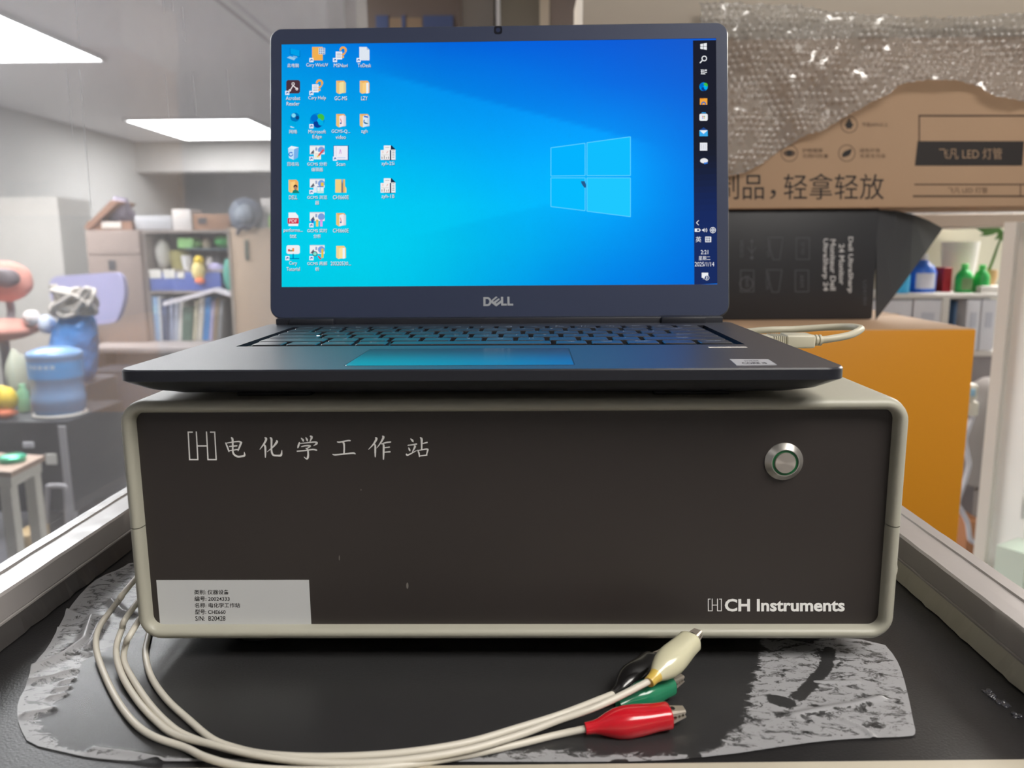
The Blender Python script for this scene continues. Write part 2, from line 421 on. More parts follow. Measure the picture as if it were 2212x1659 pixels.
fp2 = lambda u, v, w=0: fp(u + (v-963)*.055, v, 1.5e-4)
hlogo(ltr, 407, 932, 60, 62, 2.7)
ltr.build('model_lettering', inst, label='white brush-style characters beside a bracket emblem')
mk = MB(); fp2 = lambda u, v, w=0: fp(u, v, 1.5e-4)
hlogo(mk, 1529, 1293, 30, 27, 1.7)
fm = lambda u, v, w=0: fp(1695+u, 1307-v, 1.5e-4+w)
mk.text('CH Instruments', 30, fm, (0, 0), mt_white, fit=(259, 27.5), bold=.03)
mk.build('maker_lettering', inst, label='white rounded company lettering')
stc = MB(); c0, c1 = pyy(338, 1253, FPY), pyy(673, 1356, FPY)
stc.box((c0.x, FPY-.00025, c1.z), (c1.x, FPY-.00003, c0.z), mat('sticker paper', (205, 207, 208), .4)); st = stc.build('asset_sticker', inst, label='white rectangular label with five printed lines')
sx = MB(); ink = mat('black ink', (25, 25, 26), .6)
for k, s_ in enumerate(('类别: 仪器设备', '编号: 20024333', '名称: 电化学工作站', '型号: CHE660', 'S/N:  B20428')):
    wds = (75, 76, 98, 66, 65)[k]
    fk = lambda u, v, w=0: fp(420 + k*.6 + u, 1278.5 + k*14.2 - v, 3.2e-4)
    sx.text(s_, 12, fk, (0, 0), ink, align='L', fit=(wds, 10.5), bold=.012)
sx.build('sticker_text', st)
for u, v, a, b in ((733, 1205, 1.2, 6), (880, 1265, 2.5, 7), (780, 1058, 1.4, 1.4)):
    scr_ = MB(); scr_.flat([(u+a*math.cos(q*PI/4), v+b*math.sin(q*PI/4)) for q in range(8)], lambda p, q, w=0: fp(p, q, 1e-4), mat('scuff', (120, 116, 110), .6))
    scr_.build('scuff_mark', inst)
# push button
bc = pyy(1692.5, 996.5, FPY); mm = 1/4560.0
mt_steel = mat('turned steel', (205, 202, 196), .28, metal=.8)
btn = MB(); rs = []
def ring(r, y, n=64): return [(bc.x + r*math.cos(2*PI*k/n), y, bc.z + r*math.sin(2*PI*k/n)) for k in range(n)]
btn.loft([ring(.0091, FPY), ring(.0091, FPY-.0006), ring(.0085, FPY-.0012), ring(.0065, FPY-.0030), ring(.0062, FPY-.0030), ring(.0061, FPY-.0010)], mt_steel, False, False)
bz = btn.build('push_button', inst, smooth=20, label='round polished steel push button')
MB().loft([ring(.0061, FPY-.0012), ring(.0061, FPY-.0024), ring(.0047, FPY-.0024), ring(.0047, FPY-.0012)], mat('green ring', (16, 96, 52), .3), False, False).build('indicator_ring', bz, label='green ring')
cap = bpy.data.materials.new('spun steel'); cap.use_nodes = True
nt = cap.node_tree; b_ = nt.nodes['Principled BSDF']; b_.inputs['Metallic'].default_value = .8; b_.inputs['Roughness'].default_value = .28; b_.inputs['Base Color'].default_value = (*lin((205, 198, 190)), 1)
b_.inputs['Anisotropic'].default_value = .9
tg = nt.nodes.new('ShaderNodeTangent'); tg.direction_type = 'RADIAL'; tg.axis = 'Y'; nt.links.new(tg.outputs[0], b_.inputs['Tangent'])
cp = MB(); cp.loft([[(0.0050*math.cos(2*PI*k/64), 0, 0.0050*math.sin(2*PI*k/64)) for k in range(64)], [(0.0050*math.cos(2*PI*k/64), -.0015, 0.0050*math.sin(2*PI*k/64)) for k in range(64)], [(0.0047*math.cos(2*PI*k/64), -.0019, .0049*math.sin(2*PI*k/64)) for k in range(64)]], cap, False, True)
co = cp.build('button_cap', None, smooth=30); co.parent = bz; co.location = (bc.x, FPY-.0014-.12, bc.z-IZ)
for sx_ in (-.135, .150):
    for sy_ in (.035, .21):
        MB().lathe([(.013, 0.0), (.014, .001), (.014, .0125)], (sx_, sy_, .0003), mt_black, 24).build('rubber_foot', inst, smooth=40)
_k = pyy(1947, 1225, .020); MB().ball((.1885, .020, _k.z), (.0042, .006, .0065), mt_shell, 20).build('side_knob', inst, smooth=80)
# ------------------------------------------------------------------ laptop
LWD, LDP, LIFT = .3263, .2142, .1788
LX, LY, LZ, LA = -.0148, -.0142, .1488, -.011
lap = thing('laptop', 'black open laptop with a lit blue desktop on its screen, on top of the instrument', 'laptop', (LX, LY, LZ), LA, local=True)
def to_lap(p):
    d = Vector(p) - Vector((LX, LY, LZ)); c, s = math.cos(LA), math.sin(LA)
    return Vector((c*d.x + s*d.y, -s*d.x + c*d.y, d.z))
def deck(u, v): return to_lap(pz(u, v, LZ))
mt_lap = mat('laptop black plastic', (38, 40, 48), .42, spec=.8, coat=.35, cr=.34, bump=(1700, .42, .0005), vary=.06, vscale=200)
mt_lapside = mat('laptop side plastic', (32, 34, 42), .30)
mt_key = mat('key plastic', (30, 32, 38), .36, spec=.9, coat=.5, cr=.3, bump=(2600, .15, .0002))
mt_well = mat('key well', (18, 19, 23), .5)
mt_legend = mat('key legend', (150, 155, 165), .5)
HX0, HX1, HY0, HY1 = -.1395, .1400, .0862, .1925
YC = (LDP+.006)/2
def base_ring(ins, z, r=.009): return [(x, y + YC, z) for x, y in rrect(LWD-2*ins, LDP+.006-2*ins, max(r-ins*.2, .002), 6)]
bb = MB(); k = bb.mi(mt_lap)
top = base_ring(.0006, 0)
vo = [bb.bm.verts.new(p) for p in top]
hole = [(HX0, HY0), (HX1, HY0), (HX1, HY1), (HX0, HY1)]
vh = [bb.bm.verts.new((x, y, 0)) for x, y in hole]
es = [bb.bm.edges.new((vo[i], vo[(i+1) % len(vo)])) for i in range(len(vo))] + [bb.bm.edges.new((vh[i], vh[(i+1) % 4])) for i in range(4)]
r_ = bmesh.ops.triangle_fill(bb.bm, use_beauty=True, use_dissolve=False, edges=es)
for g in r_['geom']:
    if isinstance(g, bmesh.types.BMFace):
        g.material_index = k
        if g.normal.z < 0: g.normal_flip()
bb.loft([base_ring(.0006, 0), base_ring(0, -.0007), base_ring(0, -.0052), base_ring(.0022, -.0066), base_ring(.009, -.0105), base_ring(.019, -.0135), base_ring(.032, -.0150)], mt_lapside, False, True)
wl = .0021
for i in range(4):
    (xa, ya), (xb, yb) = hole[i], hole[(i+1) % 4]
    bb.face([(xa, ya, 0), (xb, yb, 0), (xb, yb, -wl), (xa, ya, -wl)], mt_lapside)
bb.face([(x, y, -wl) for x, y in hole], mt_well)
lbase = bb.build('base', lap, smooth=30, dbl=1e-6)
tpd = MB(); tc_ = ((-.0619+.0434)/2, (.0110+.0725)/2)
tpd.loft([[(x+tc_[0], y+tc_[1], z) for x, y in rrect(.1053-2*i_, .0612-2*i_, .002, 3)] for i_, z in ((0, .00002), (.0002, .00014))], mat('touchpad glass', (34, 40, 56), .18, spec=1.0, coat=1.0, cr=.12), False, True)
tpd.build('touchpad', lbase, smooth=20)
tr_ = MB()
o_, i_ = rrect(.1063, .0622, .0025, 3), rrect(.1054, .0613, .002, 3)
for a in range(len(o_)):
    b2 = (a+1) % len(o_)
    tr_.face([(o_[a][0]+tc_[0], o_[a][1]+tc_[1], .00003), (o_[b2][0]+tc_[0], o_[b2][1]+tc_[1], .00003), (i_[b2][0]+tc_[0], i_[b2][1]+tc_[1], .00003), (i_[a][0]+tc_[0], i_[a][1]+tc_[1], .00003)], mt_well)
tr_.build('touchpad_gap', lbase)
for sx in (-.10, .10):
    for sy in (.03, .19):
        MB().box((sx-.018, sy-.004, -.01655), (sx+.018, sy+.004, -.0148), mt_black, .0006).build('rubber_foot', lbase)
# keyboard
kb = bpy.data.objects.new('keyboard', MB().box((HX0+.001, HY0+.001, -.0021), (HX1-.001, HY1-.001, -.0019), mt_well).bm and bpy.data.meshes.new('keyboard')); COL.objects.link(kb); kb.parent = lap
_b = MB().box((HX0+.001, HY0+.001, -.0022), (HX1-.001, HY1-.001, -.0019), mt_well); _b.bm.to_mesh(kb.data); kb.data.materials.append(mt_well); _b.bm.free()
def key(x0, x1, y0, y1, leg='', led=False):
    b = MB(); g = .0014; w, h = x1-x0-2*g, y1-y0-2*g; cx, cy = (x0+x1)/2, (y0+y1)/2
    b.loft([[(x+cx, y+cy, z) for x, y in rrect(w-2*i, h-2*i, .0014, 2)] for i, z in ((0, -.0019), (0, .0001), (.0004, .0005))], mt_key, False, True)
    if leg: b.text(leg, .0042, lambda u, v, ww=0: (u, v, .00053), (cx, cy + (h*.18 if len(leg) < 2 else h*.2)), mt_legend, bold=.02)
    if led: b.box((x1-.0042, y1-.0065, .0005), (x1-.0026, y1-.0054, .0007), emis('caps light', (235, 245, 255), 3.0))
    b.build('key', kb, smooth=35)
y = .0880; ph = .0185
xs = [-.1336 + .0194*i_ for i_ in range(5)]
for i_, l_ in enumerate(('ctrl', 'fn', 'win', 'alt')): key(xs[i_], xs[i_+1], y, y+.0165, l_)
key(xs[4], .0362, y, y+.0165)
xr = [.0362 + .0199*i_ for i_ in range(6)]
for i_, l_ in enumerate(('alt', 'ctrl', 'pgup', '^', 'pgdn')): key(xr[i_], xr[i_+1], y, y+.0165, l_)
X0, X1 = -.1350, .1357
def row(y, h, first, letters, last, fl, ll):
    x = X0; key(x, x+first, y, y+h, fl, fl == 'caps'); x += first
    p = (X1 - x - last)/len(letters)
    for c_ in letters: key(x, x+p, y, y+h, c_); x += p
    if last: key(x, X1, y, y+h, ll)
row(y+.0165, .0178, .0400, list('ZXCVBNM,./'), .0480, 'shift', 'shift')
row(y+.0343, .0178, .0320, list("ASDFGHJKL;'"), .0400, 'caps', 'enter')
row(y+.0521, .0178, .0270, list('QWERTYUIOP[]'), .0270, 'tab', '\\')
row(y+.0699, .0178, .0180, list('1234567890-='), .0360, '`', 'back')
row(y+.0877, .0150, .0170, ['F%d' % q for q in range(1, 13)]+['prt', 'ins'], .0170, 'esc', 'del')
# stickers
sp_ = MB(); a, b = deck(1530, 751), deck(1614, 751)
sp_.box((a.x, a.y-.0012, .00003), (b.x, a.y+.0016, .0003), mat('white strip', (220, 214, 208), .5)); sp_.build('white_strip', lbase)
chs = MB(); q4 = [deck(1576, 777), deck(1660, 777), deck(1678, 789), deck(1591, 790)]
chs.loft([[Vector((p.x, p.y, z)) for p in reversed(q4)] for z in (.00003, .00025)], mat('sticker grey', (172, 174, 180), .35), True, True)
cs = chs.build('chip_sticker', lbase, label='silver grey sticker on the right palm rest')
ct = MB()
def fcs(u, v, w=0):
    p = q4[3].lerp(q4[2], u).lerp(q4[0].lerp(q4[1], u), v); return (p.x, p.y, .0003)
ct.text('CORE i5', 1, fcs, (.5, .30), ink, fit=(.62, .26), bold=.03); ct.text('intel', 1, fcs, (.5, .70), ink, fit=(.34, .22), bold=.0)
ct.build('sticker_text', cs)
# lid
u_ = Vector((0, math.sin(LIFT), math.cos(LIFT))); n_ = Vector((0, -math.cos(LIFT), math.sin(LIFT)))
H0 = Vector((0, LDP+.004, .004))
def lid(x, h, w=0.0): return H0 + Vector((x, 0, 0)) + u_*h + n_*w
def scr(px, py):
    """photo pixel -> (x, h) on the lid plane"""
    d = direction(px, py); c, s = math.cos(LA), math.sin(LA)
    dl = Vector((c*d.x + s*d.y, -s*d.x + c*d.y, d.z)); o = to_lap(CAM)
    t = (H0 - o).dot(n_) / dl.dot(n_); q = o + dl*t - H0
    return q.x, q.dot(u_)
xl, hb = scr(584, 690); xr_, ht = scr(1572, 47)
LW2 = LWD/2; HTOP = ht
lw = MB(); hm = (HTOP - .0005)/2
def lring(ins, w, r=.0085): return [lid(x, z + hm, w) for x, z in rrect(LWD-2*ins, HTOP+.0005-2*ins, max(r-ins, .001), 7)]
lw.loft([lring(.002, -.0068), lring(.0006, -.0062), lring(0, -.005), lring(0, -.0012), lring(.0004, -.0006)], mt_lapside, True, True)
lidsh = lw.build('lid', lap, smooth=35)
SX0, SX1 = -.1547, .1547
SH0 = scr(1080, 617)[1]; SH1 = scr(1080, 89)[1]
bz_ = MB(); hs = (SH0+SH1)/2
outr = [lid(x, z+hm, 0) for x, z in rrect(LWD-.0016, HTOP-.0011, .0078, 7)]
# bezel as a ring: outer outline and inner rectangle
def ring_fill(b, outer, inner, m, f2=None):
    k = b.mi(m); a = [b.bm.verts.new(p) for p in outer]; c = [b.bm.verts.new(p) for p in inner]
    e = [b.bm.edges.new((a[i], a[(i+1) % len(a)])) for i in range(len(a))] + [b.bm.edges.new((c[i], c[(i+1) % len(c)])) for i in range(len(c))]
    for g in bmesh.ops.triangle_fill(b.bm, use_beauty=True, edges=e)['geom']:
        if isinstance(g, bmesh.types.BMFace): g.material_index = k
mt_bez = mat('bezel plastic', (50, 58, 82), .45, spec=.3, bump=(2600, .12, .0002))
inn = [lid(x, h, 0) for x, h in ((SX0, SH0), (SX1, SH0), (SX1, SH1), (SX0, SH1))]
ring_fill(bz_, outr, inn, mt_bez)
outb = [lid(x, z+hm, -.0006) for x, z in rrect(LWD-.0010, HTOP-.0005, .0081, 7)]
bz_.loft([outb, outr], mt_bez, False, False)
bz_.loft([[lid(x, h, -.0007) for x, h in ((SX0, SH0), (SX1, SH0), (SX1, SH1), (SX0, SH1))], inn], mt_well, False, False)
bezel = bz_.build('bezel', lidsh)
cm = MB(); cx_, ch_ = scr(1076, 65)
cm.loft([[lid(cx_+x, ch_+z, w) for x, z in rrect(.0058, .0058, .0018, 4)] for w in (0, .00012)], mat('camera surround', (14, 18, 32), .2), False, True)
cm.loft([[lid(cx_+.0016*math.cos(k*PI/8), ch_+.0016*math.sin(k*PI/8), w) for k in range(16)] for w in (.00012, .0002)], mat('lens glass', (44, 52, 78), .1), False, True)
cm.build('webcam', lidsh)
# maker's mark under the screen (traced from the photo's pixels)
lg = MB(); mt_logo = mat('silver print', (172, 176, 182), .35, metal=.2)
L0 = lambda u, v: (1020 + u/20.11, 630 + v/20.11)
def fl(u, v, w=0):
    x, h = scr(*L0(u, v)); return lid(x, h, .0002)
def poly(pts): lg.face([fl(*p) for p in pts], mt_logo)
Do = [(485, 240), (690, 240), (770, 275), (822, 350), (838, 430), (822, 520), (770, 595), (690, 628), (488, 628)]
Di = [(580, 322), (668, 322), (715, 345), (742, 395), (748, 430), (742, 470), (712, 520), (668, 545), (582, 545)]
for q in range(len(Do)):
    r = (q+1) % len(Do); poly([Do[q], Do[r], Di[r], Di[q]])
for c in ([(1250, 228), (1345, 228), (1348, 522), (1255, 522)], [(1255, 522), (1508, 522), (1506, 606), (1258, 606)], [(1525, 222), (1618, 222), (1628, 522), (1532, 522)], [(1532, 522), (1782, 522), (1782, 606), (1535, 606)],
          [(1042, 205), (1100, 245), (905, 405), (838, 372)], [(838, 372), (905, 405), (940, 440), (1025, 490), (1060, 520), (1045, 645), (832, 488)], [(1150, 290), (1205, 330), (1025, 490), (940, 440)], [(1250, 372), (1254, 488), (1045, 645), (1060, 520)]):
    poly(c)
lg.build('maker_mark', lidsh, label='small silver lettering below the screen')
for hx0, hx1 in ((632, 728), (1424, 1520)):
    a = scr(hx0, 690)[0]; b = scr(hx1, 690)[0]; hg = MB()
    hg.box((a, LDP-.006, -.001), (b, LDP+.007, .0046), mat('hinge cover', (30, 32, 40), .4), .0015); hg.build('hinge', lap, smooth=30)
hbr = MB().box((-.157, LDP-.003, -.004), (.157, LDP+.0065, .0043), mat('hinge cover', (30, 32, 40), .4), .001); hbr.build('hinge_bar', lap, smooth=30)
# ---- screen
NX, NY = 120, 68
sm = bpy.data.materials.new('lit desktop'); sm.use_nodes = True; nt = sm.node_tree; nt.nodes.clear()
at = nt.nodes.new('ShaderNodeAttribute'); at.attribute_name = 'desktop'; em = nt.nodes.new('ShaderNodeEmission'); ou = nt.nodes.new('ShaderNodeOutputMaterial')
gs = nt.nodes.new('ShaderNodeBsdfGlossy'); gs.inputs['Roughness'].default_value = .35; gs.inputs[0].default_value = (.003, .003, .003, 1); ads = nt.nodes.new('ShaderNodeAddShader')
nt.links.new(at.outputs['Color'], em.inputs[0]); nt.links.new(em.outputs[0], ads.inputs[0]); nt.links.new(gs.outputs[0], ads.inputs[1]); nt.links.new(ads.outputs[0], ou.inputs[0])
def sstep(a, b, x):
    t = max(0, min(1, (x-a)/(b-a))); return t*t*(3-2*t)
GR = {  # desktop colours at a coarse grid (rows top to bottom, photo px x: 607 780 960 1140 1320 1497)
 0: ((0,140,226),(0,118,224),(0,100,218),(0,96,220),(0,92,216),(0,88,206)),
 1: ((0,156,230),(0,148,232),(0,132,230),(0,120,230),(0,106,226),(0,98,216)),
 2: ((0,172,232),(0,166,236),(0,156,240),(0,146,242),(0,132,238),(0,112,226)),
 3: ((0,190,234),(0,190,238),(0,180,244),(0,166,248),(0,148,246),(0,122,232)),
 4: ((0,204,236),(0,204,240),(0,198,244),(0,180,248),(0,152,244),(0,124,232)),
 5: ((0,208,236),(0,208,238),(0,200,240),(0,178,242),(0,146,238),(0,118,228)),
 6: ((0,204,228),(0,204,232),(0,192,236),(0,166,238),(0,132,232),(0,110,222))}
GXS = (607, 780, 960, 1140, 1320, 1497); GYS = (90, 180, 268, 356, 444, 530, 618)
def wall_col(px, py):
    i = max(0, min(4, next((k for k in range(5) if px < GXS[k+1]), 4))); j = max(0, min(5, next((k for k in range(6) if py < GYS[k+1]), 5)))
    a = max(0, min(1, (px-GXS[i])/(GXS[i+1]-GXS[i]))); b = max(0, min(1, (py-GYS[j])/(GYS[j+1]-GYS[j])))
    c = [0, 0, 0]
    for di, dj, w in ((0, 0, (1-a)*(1-b)), (1, 0, a*(1-b)), (0, 1, (1-a)*b), (1, 1, a*b)):
        q = GR[j+dj][i+di]
        for n in range(3): c[n] += w*q[n]
    # edge of the light beam running from upper left down to the window emblem
    yb = 150 + (px-790)*(300-150)/(1370-790); d = py - yb
    amp = sstep(760, 900, px)*(1-sstep(1300, 1460, px)); s = amp*(sstep(-5, 5, d)*math.exp(-max(d, 0)/80)*11 - sstep(-90, -3, d)*(1-sstep(-3, 4, d))*5)
    yb2 = 512 - (px-880)*(512-438)/(1190-880); d2 = py-yb2; s -= sstep(850, 1000, px)*(1-sstep(1180, 1400, px))*sstep(-3, 6, d2)*7
    g = math.exp(-((px-1290)**2/(2*120**2) + (py-380)**2/(2*95**2)))*20
    return (c[0], max(0, min(255, c[1]+s+g)), max(0, min(255, c[2]+s*.6+g*.6)))
sb = bmesh.new(); lay = sb.loops.layers.float_color.new('desktop')
def sxh(i, j):
    return SX0 + (SX1-SX0)*i/NX, SH0 + (SH1-SH0)*j/NY
vv = [[sb.verts.new(lid(*sxh(i, j), -.0004)) for i in range(NX+1)] for j in range(NY+1)]
HS = {}
def px_of(x, h):   # lid coordinates -> photo pixel, by the fitted camera
    p = lid(x, h); c, s = math.cos(LA), math.sin(LA); wpt = Vector((c*p.x - s*p.y + LX, s*p.x + c*p.y + LY, p.z + LZ)) - CAM
    q = CR.transposed() @ wpt; return IW_/2 + FPX*q.x/q.y, IH_/2 - FPX*q.z/q.y
for j in range(NY+1):
    for i in range(NX+1):
        HS[(i, j)] = lin(wall_col(*px_of(*sxh(i, j))))
for j in range(NY):
    for i in range(NX):
        f = sb.faces.new((vv[j][i], vv[j][i+1], vv[j+1][i+1], vv[j+1][i]))
        for lp, (a, b) in zip(f.loops, ((i, j), (i+1, j), (i+1, j+1), (i, j+1))): lp[lay] = (*HS[(a, b)], 1)
me = bpy.data.meshes.new('screen'); sb.to_mesh(me); sb.free(); me.materials.append(sm)
screen = bpy.data.objects.new('screen', me); COL.objects.link(screen); screen.parent = lidsh
SLV = [0]
def fs(u, v, w=0.0):
    x, h = scr(u, v); return lid(x, h, -.00036 + w)
# window emblem of the wallpaper
wm = MB()
for q, c in (([(1190, 319), (1264, 309), (1264, 379), (1190, 380)], (4, 180, 255)), ([(1268, 308), (1362, 295), (1362, 379), (1268, 379)], (16, 190, 255)), ([(1190, 384), (1264, 384), (1264, 455), (1190, 446)], (6, 188, 255)), ([(1268, 384), (1362, 384), (1362, 468), (1268, 456)], (30, 200, 255))):
    wm.face([fs(u, v, 2e-5) for u, v in q], pix_mat(c))
    for a in range(4):
        (ua, va), (ub, vb) = q[a], q[(a+1) % 4]; d = Vector((ub-ua, vb-va)); n = Vector((-d.y, d.x)).normalized()*.8
        wm.face([fs(ua-n.x, va-n.y, 4e-5), fs(ub-n.x, vb-n.y, 4e-5), fs(ub+n.x, vb+n.y, 4e-5), fs(ua+n.x, va+n.y, 4e-5)], pix_mat((88, 208, 255)))
wm.build('window_emblem', screen)
pt = MB(); pt.face([fs(u, v, 6e-5) for u, v in ((1255, 391), (1263, 391), (1266, 399), (1266, 405), (1262, 405), (1256, 396))], pix_mat((40, 90, 140))); pt.build('pointer', screen)
# taskbar
tb = MB(); tbp = [(1497, 87), (1549, 86), (1551, 612), (1500, 615)]
NB = 40
for q in range(NB):
    a, b = q/NB, (q+1)/NB; k = sstep(.4, .75, (a+b)/2)
    c = tuple(int(x*(1-k)+y*k) for x, y in zip((29, 31, 44), (26, 44, 96)))
    L = lambda t, e: (tbp[0][0]+(tbp[3][0]-tbp[0][0])*t, tbp[0][1]+(tbp[3][1]-tbp[0][1])*t) if e == 0 else (tbp[1][0]+(tbp[2][0]-tbp[1][0])*t, tbp[1][1]+(tbp[2][1]-tbp[1][1])*t)
    tb.face([fs(*L(a, 0), 3e-5), fs(*L(a, 1), 3e-5), fs(*L(b, 1), 3e-5), fs(*L(b, 0), 3e-5)], pix_mat(c))
tb.build('taskbar', screen, label='dark vertical taskbar along the right edge')
class Ico:
    """tiny drawing on the screen, in photo pixels"""
    def __init__(s, cx, cy, k=1.0): s.b = MB(); s.cx = cx; s.cy = cy; s.k = k; s.l = 6e-5
    def P(s, pts, c):
        s.l += 6e-6; s.b.face([fs(s.cx+u*s.k, s.cy+v*s.k, s.l) for u, v in pts], pix_mat(c)); return s
    def R(s, x0, y0, x1, y1, c): return s.P([(x0, y0), (x1, y0), (x1, y1), (x0, y1)], c)
    def C(s, x, y, r, c, n=14, a0=0, a1=360, ry=None):
        full = a1-a0 >= 360
        return s.P([(x+r*math.cos(math.radians(a0+(a1-a0)*q/(n if full else n-1))), y+(ry or r)*math.sin(math.radians(a0+(a1-a0)*q/(n if full else n-1)))) for q in range(n)], c)
    def A(s, x, y, r, w, a0, a1, c, n=12):
        for q in range(n):
            t0, t1 = math.radians(a0+(a1-a0)*q/n), math.radians(a0+(a1-a0)*(q+1)/n)
            s.P([(x+r*math.cos(t0), y+r*math.sin(t0)), (x+r*math.cos(t1), y+r*math.sin(t1)), (x+(r-w)*math.cos(t1), y+(r-w)*math.sin(t1)), (x+(r-w)*math.cos(t0), y+(r-w)*math.sin(t0))], c)
        return s
    def Ln(s, x0, y0, x1, y1, w, c):
        d = Vector((x1-x0, y1-y0)); n = Vector((-d.y, d.x)).normalized()*w/2
        return s.P([(x0-n.x, y0-n.y), (x1-n.x, y1-n.y), (x1+n.x, y1+n.y), (x0+n.x, y0+n.y)], c)
    def T(s, t, x, y, w, h, c=(238, 242, 245), shadow=True, bold=0.0):
        for dx, dy, cc in (((.9, 1.0, (10, 50, 90)), (0, 0, c)) if shadow else ((0, 0, c),)):
            s.l += 6e-6; l = s.l
            s.b.text(t, 10, lambda u, v, ww=0: fs(s.cx+u, s.cy-v, l), (x+dx, -y-dy), pix_mat(cc), fit=(w, h), bold=bold)
        return s
    def arrow(s):
        return s.R(-17, 8, -8, 17, (232, 240, 250)).Ln(-14.5, 15, -14, 11.5, 1.4, (30, 80, 170)).P([(-14.8, 10.2), (-10.2, 10.2), (-10.2, 14.8)], (30, 80, 170))
    def done(s, name='desktop_icon'): s.b.build(name, screen)
def folder(i, c1=(238, 176, 98), c2=(250, 206, 130), paper=None):
    i.P([(-10, -14), (7, -14), (11, -9), (11, 12), (-5, 14), (-10, 10)], c1).P([(-10, -14), (-4, -9), (-4, 15), (-10, 11)], tuple(int(x*.95) for x in c2)).P([(-4, -9), (4, -11), (5, 12), (-4, 14)], c2)
    if paper: i.P([(-3, -10), (6, -12), (6, 12), (-3, 15)], paper).P([(6, -11), (11, -9), (11, 11), (6, 13)], tuple(int(x*.93) for x in paper))
    return i
def chart(i):
    i.R(-16, -16, 16, 3, (238, 238, 240)).R(-16, -16, 16, -14, (205, 210, 220)).C(9, -6, 7.5, (120, 160, 220)).R(-4, -12, 0, -5, (150, 165, 200)).P([(-15, 2), (-8, -7), (-5, 2)], (90, 95, 110)); return i
X = (633, 685, 736, 787, 838); Y_ = (117, 188, 260, 330, 402, 474, 545)
def lbl(i, lines, wds):
    for q, (t, w) in enumerate(zip(lines, wds)): i.T(t, 0, 24 + 12*q, w, 8.4 if any(ord(c) > 255 for c in t) or t.isupper() else (9.6 if any(c in 'gypqj' for c in t) else 8))
    return i
i = Ico(X[0], Y_[0]); i.P([(-6, -13), (14, -8), (14, 5), (-6, -1)], (0, 160, 232)).P([(-7, -14), (-6, -14), (-6, 0), (-7, 0)], (0, 96, 180)).P([(14, -8), (15, -7), (15, 6), (-6, 0), (-6, -1), (14, 5)], (0, 90, 170)).P([(0, 3), (9, 5), (9, 8), (0, 6)], (120, 180, 225)).P([(-14, 7), (-7, 4), (6, 8), (2, 13)], (150, 200, 235)); lbl(i, ('此电脑',), (25,)).done()
i = Ico(X[1], Y_[0]); i.R(-11, -16, 12, 13, (240, 176, 84)).R(3, -14, 17, 0, (215, 228, 240))
for q in range(9): i.C(5.5+(q % 3)*4.4, -11.5+(q//3)*4.6, 1.5, (70, 100, 160), 8)
lbl(i.arrow(), ('Cary WinUV',), (47,)).done()
def helpicon(x, y, t, w):
    i = Ico(x, y); i.R(-11, -6, 3, 11, (240, 242, 246))
    for q in range(4): i.R(-9, -3+q*3.2, 1, -2+q*3.2, (110, 130, 170))
    i.A(5, -9, 8, 4.5, 170, 400, (240, 170, 70)).P([(1, 1), (9, -5), (11, -3), (6, 3)], (240, 170, 70)).R(2, 4, 7, 8, (245, 182, 80)); lbl(i.arrow(), (t,), (w,)).done()
helpicon(X[2], Y_[0], 'MSNavi', 30); helpicon(X[1], Y_[1], 'Cary Help', 38)
i = Ico(X[3], Y_[0]); i.P([(-11, -16), (5, -16), (11, -10), (11, 13), (-11, 13)], (222, 230, 240)).P([(5, -16), (11, -10), (5, -10)], (170, 190, 220)); lbl(i.arrow(), ('ToDesk',), (29,)).done()
i = Ico(X[0], Y_[1]); i.P([(x, y-1) for x, y in rrect(30, 29, 5, 4)], (74, 50, 60)).A(0, -7, 3.5, 1.6, 0, 360, (235, 225, 228)).Ln(0, -4, -7, 8, 2, (235, 225, 228)).Ln(0, -3, 9, 4, 2, (235, 225, 228)).A(8, 4, 3, 1.5, 0, 360, (235, 225, 228)).A(-7, 7, 2.6, 1.4, 0, 360, (235, 225, 228)); lbl(i.arrow(), ('Acrobat', 'Reader'), (31, 28)).done()
i = folder(Ico(X[2], Y_[1]), paper=(240, 222, 160)); lbl(i, ('GC-MS',), (27,)).done()
i = folder(Ico(X[3], Y_[1])); i.P([(4, -9), (9, -10), (9, 13), (4, 14)], (230, 240, 250)); lbl(i, ('LZY',), (14,)).done()
i = Ico(X[0], Y_[2]); i.C(4, -7, 10, (0, 120, 190)).C(1, -11, 4.5, (130, 220, 245)).C(9, -6, 4, (20, 70, 130)).P([(-11, -2), (6, 3), (6, 13), (-11, 8)], (0, 170, 225)).P([(-6, 12), (3, 15), (0, 16), (-6, 15)], (190, 225, 240)); lbl(i, ('网络',), (17,)).done()
def edge(i, s=1.0):
    i.C(0, 0, 16*s, (0, 140, 215), 24).C(7*s, -6*s, 8.5*s, (64, 190, 70), 16).C(1*s, 7*s, 9*s, (12, 62, 150), 16).C(8*s, 5*s, 6*s, (0, 176, 232), 14).C(-6*s, -5*s, 8*s, (0, 110, 205), 16).C(4*s, 0, 4.5*s, (0, 180, 235), 12); return i
i = edge(Ico(X[1], Y_[2])); lbl(i.arrow(), ('Microsoft', 'Edge'), (38, 20)).done()
i = folder(Ico(X[2], Y_[2]), paper=(240, 228, 236)); i.Ln(-1, -4, 2, 4, 1.4, (200, 90, 100)).C(0, 6, 2, (70, 100, 160), 8); lbl(i, ('GCMS-Q...', 'video'), (40, 22)).done()
i = folder(Ico(X[3], Y_[2]), paper=(214, 232, 248)); i.A(4, 2, 6, 2, 60, 220, (40, 100, 190)).Ln(-1, -9, 8, -7, 3, (50, 110, 210)).Ln(0, 4, 8, 7, 1.5, (30, 120, 90)); lbl(i, ('zgh',), (14,)).done()
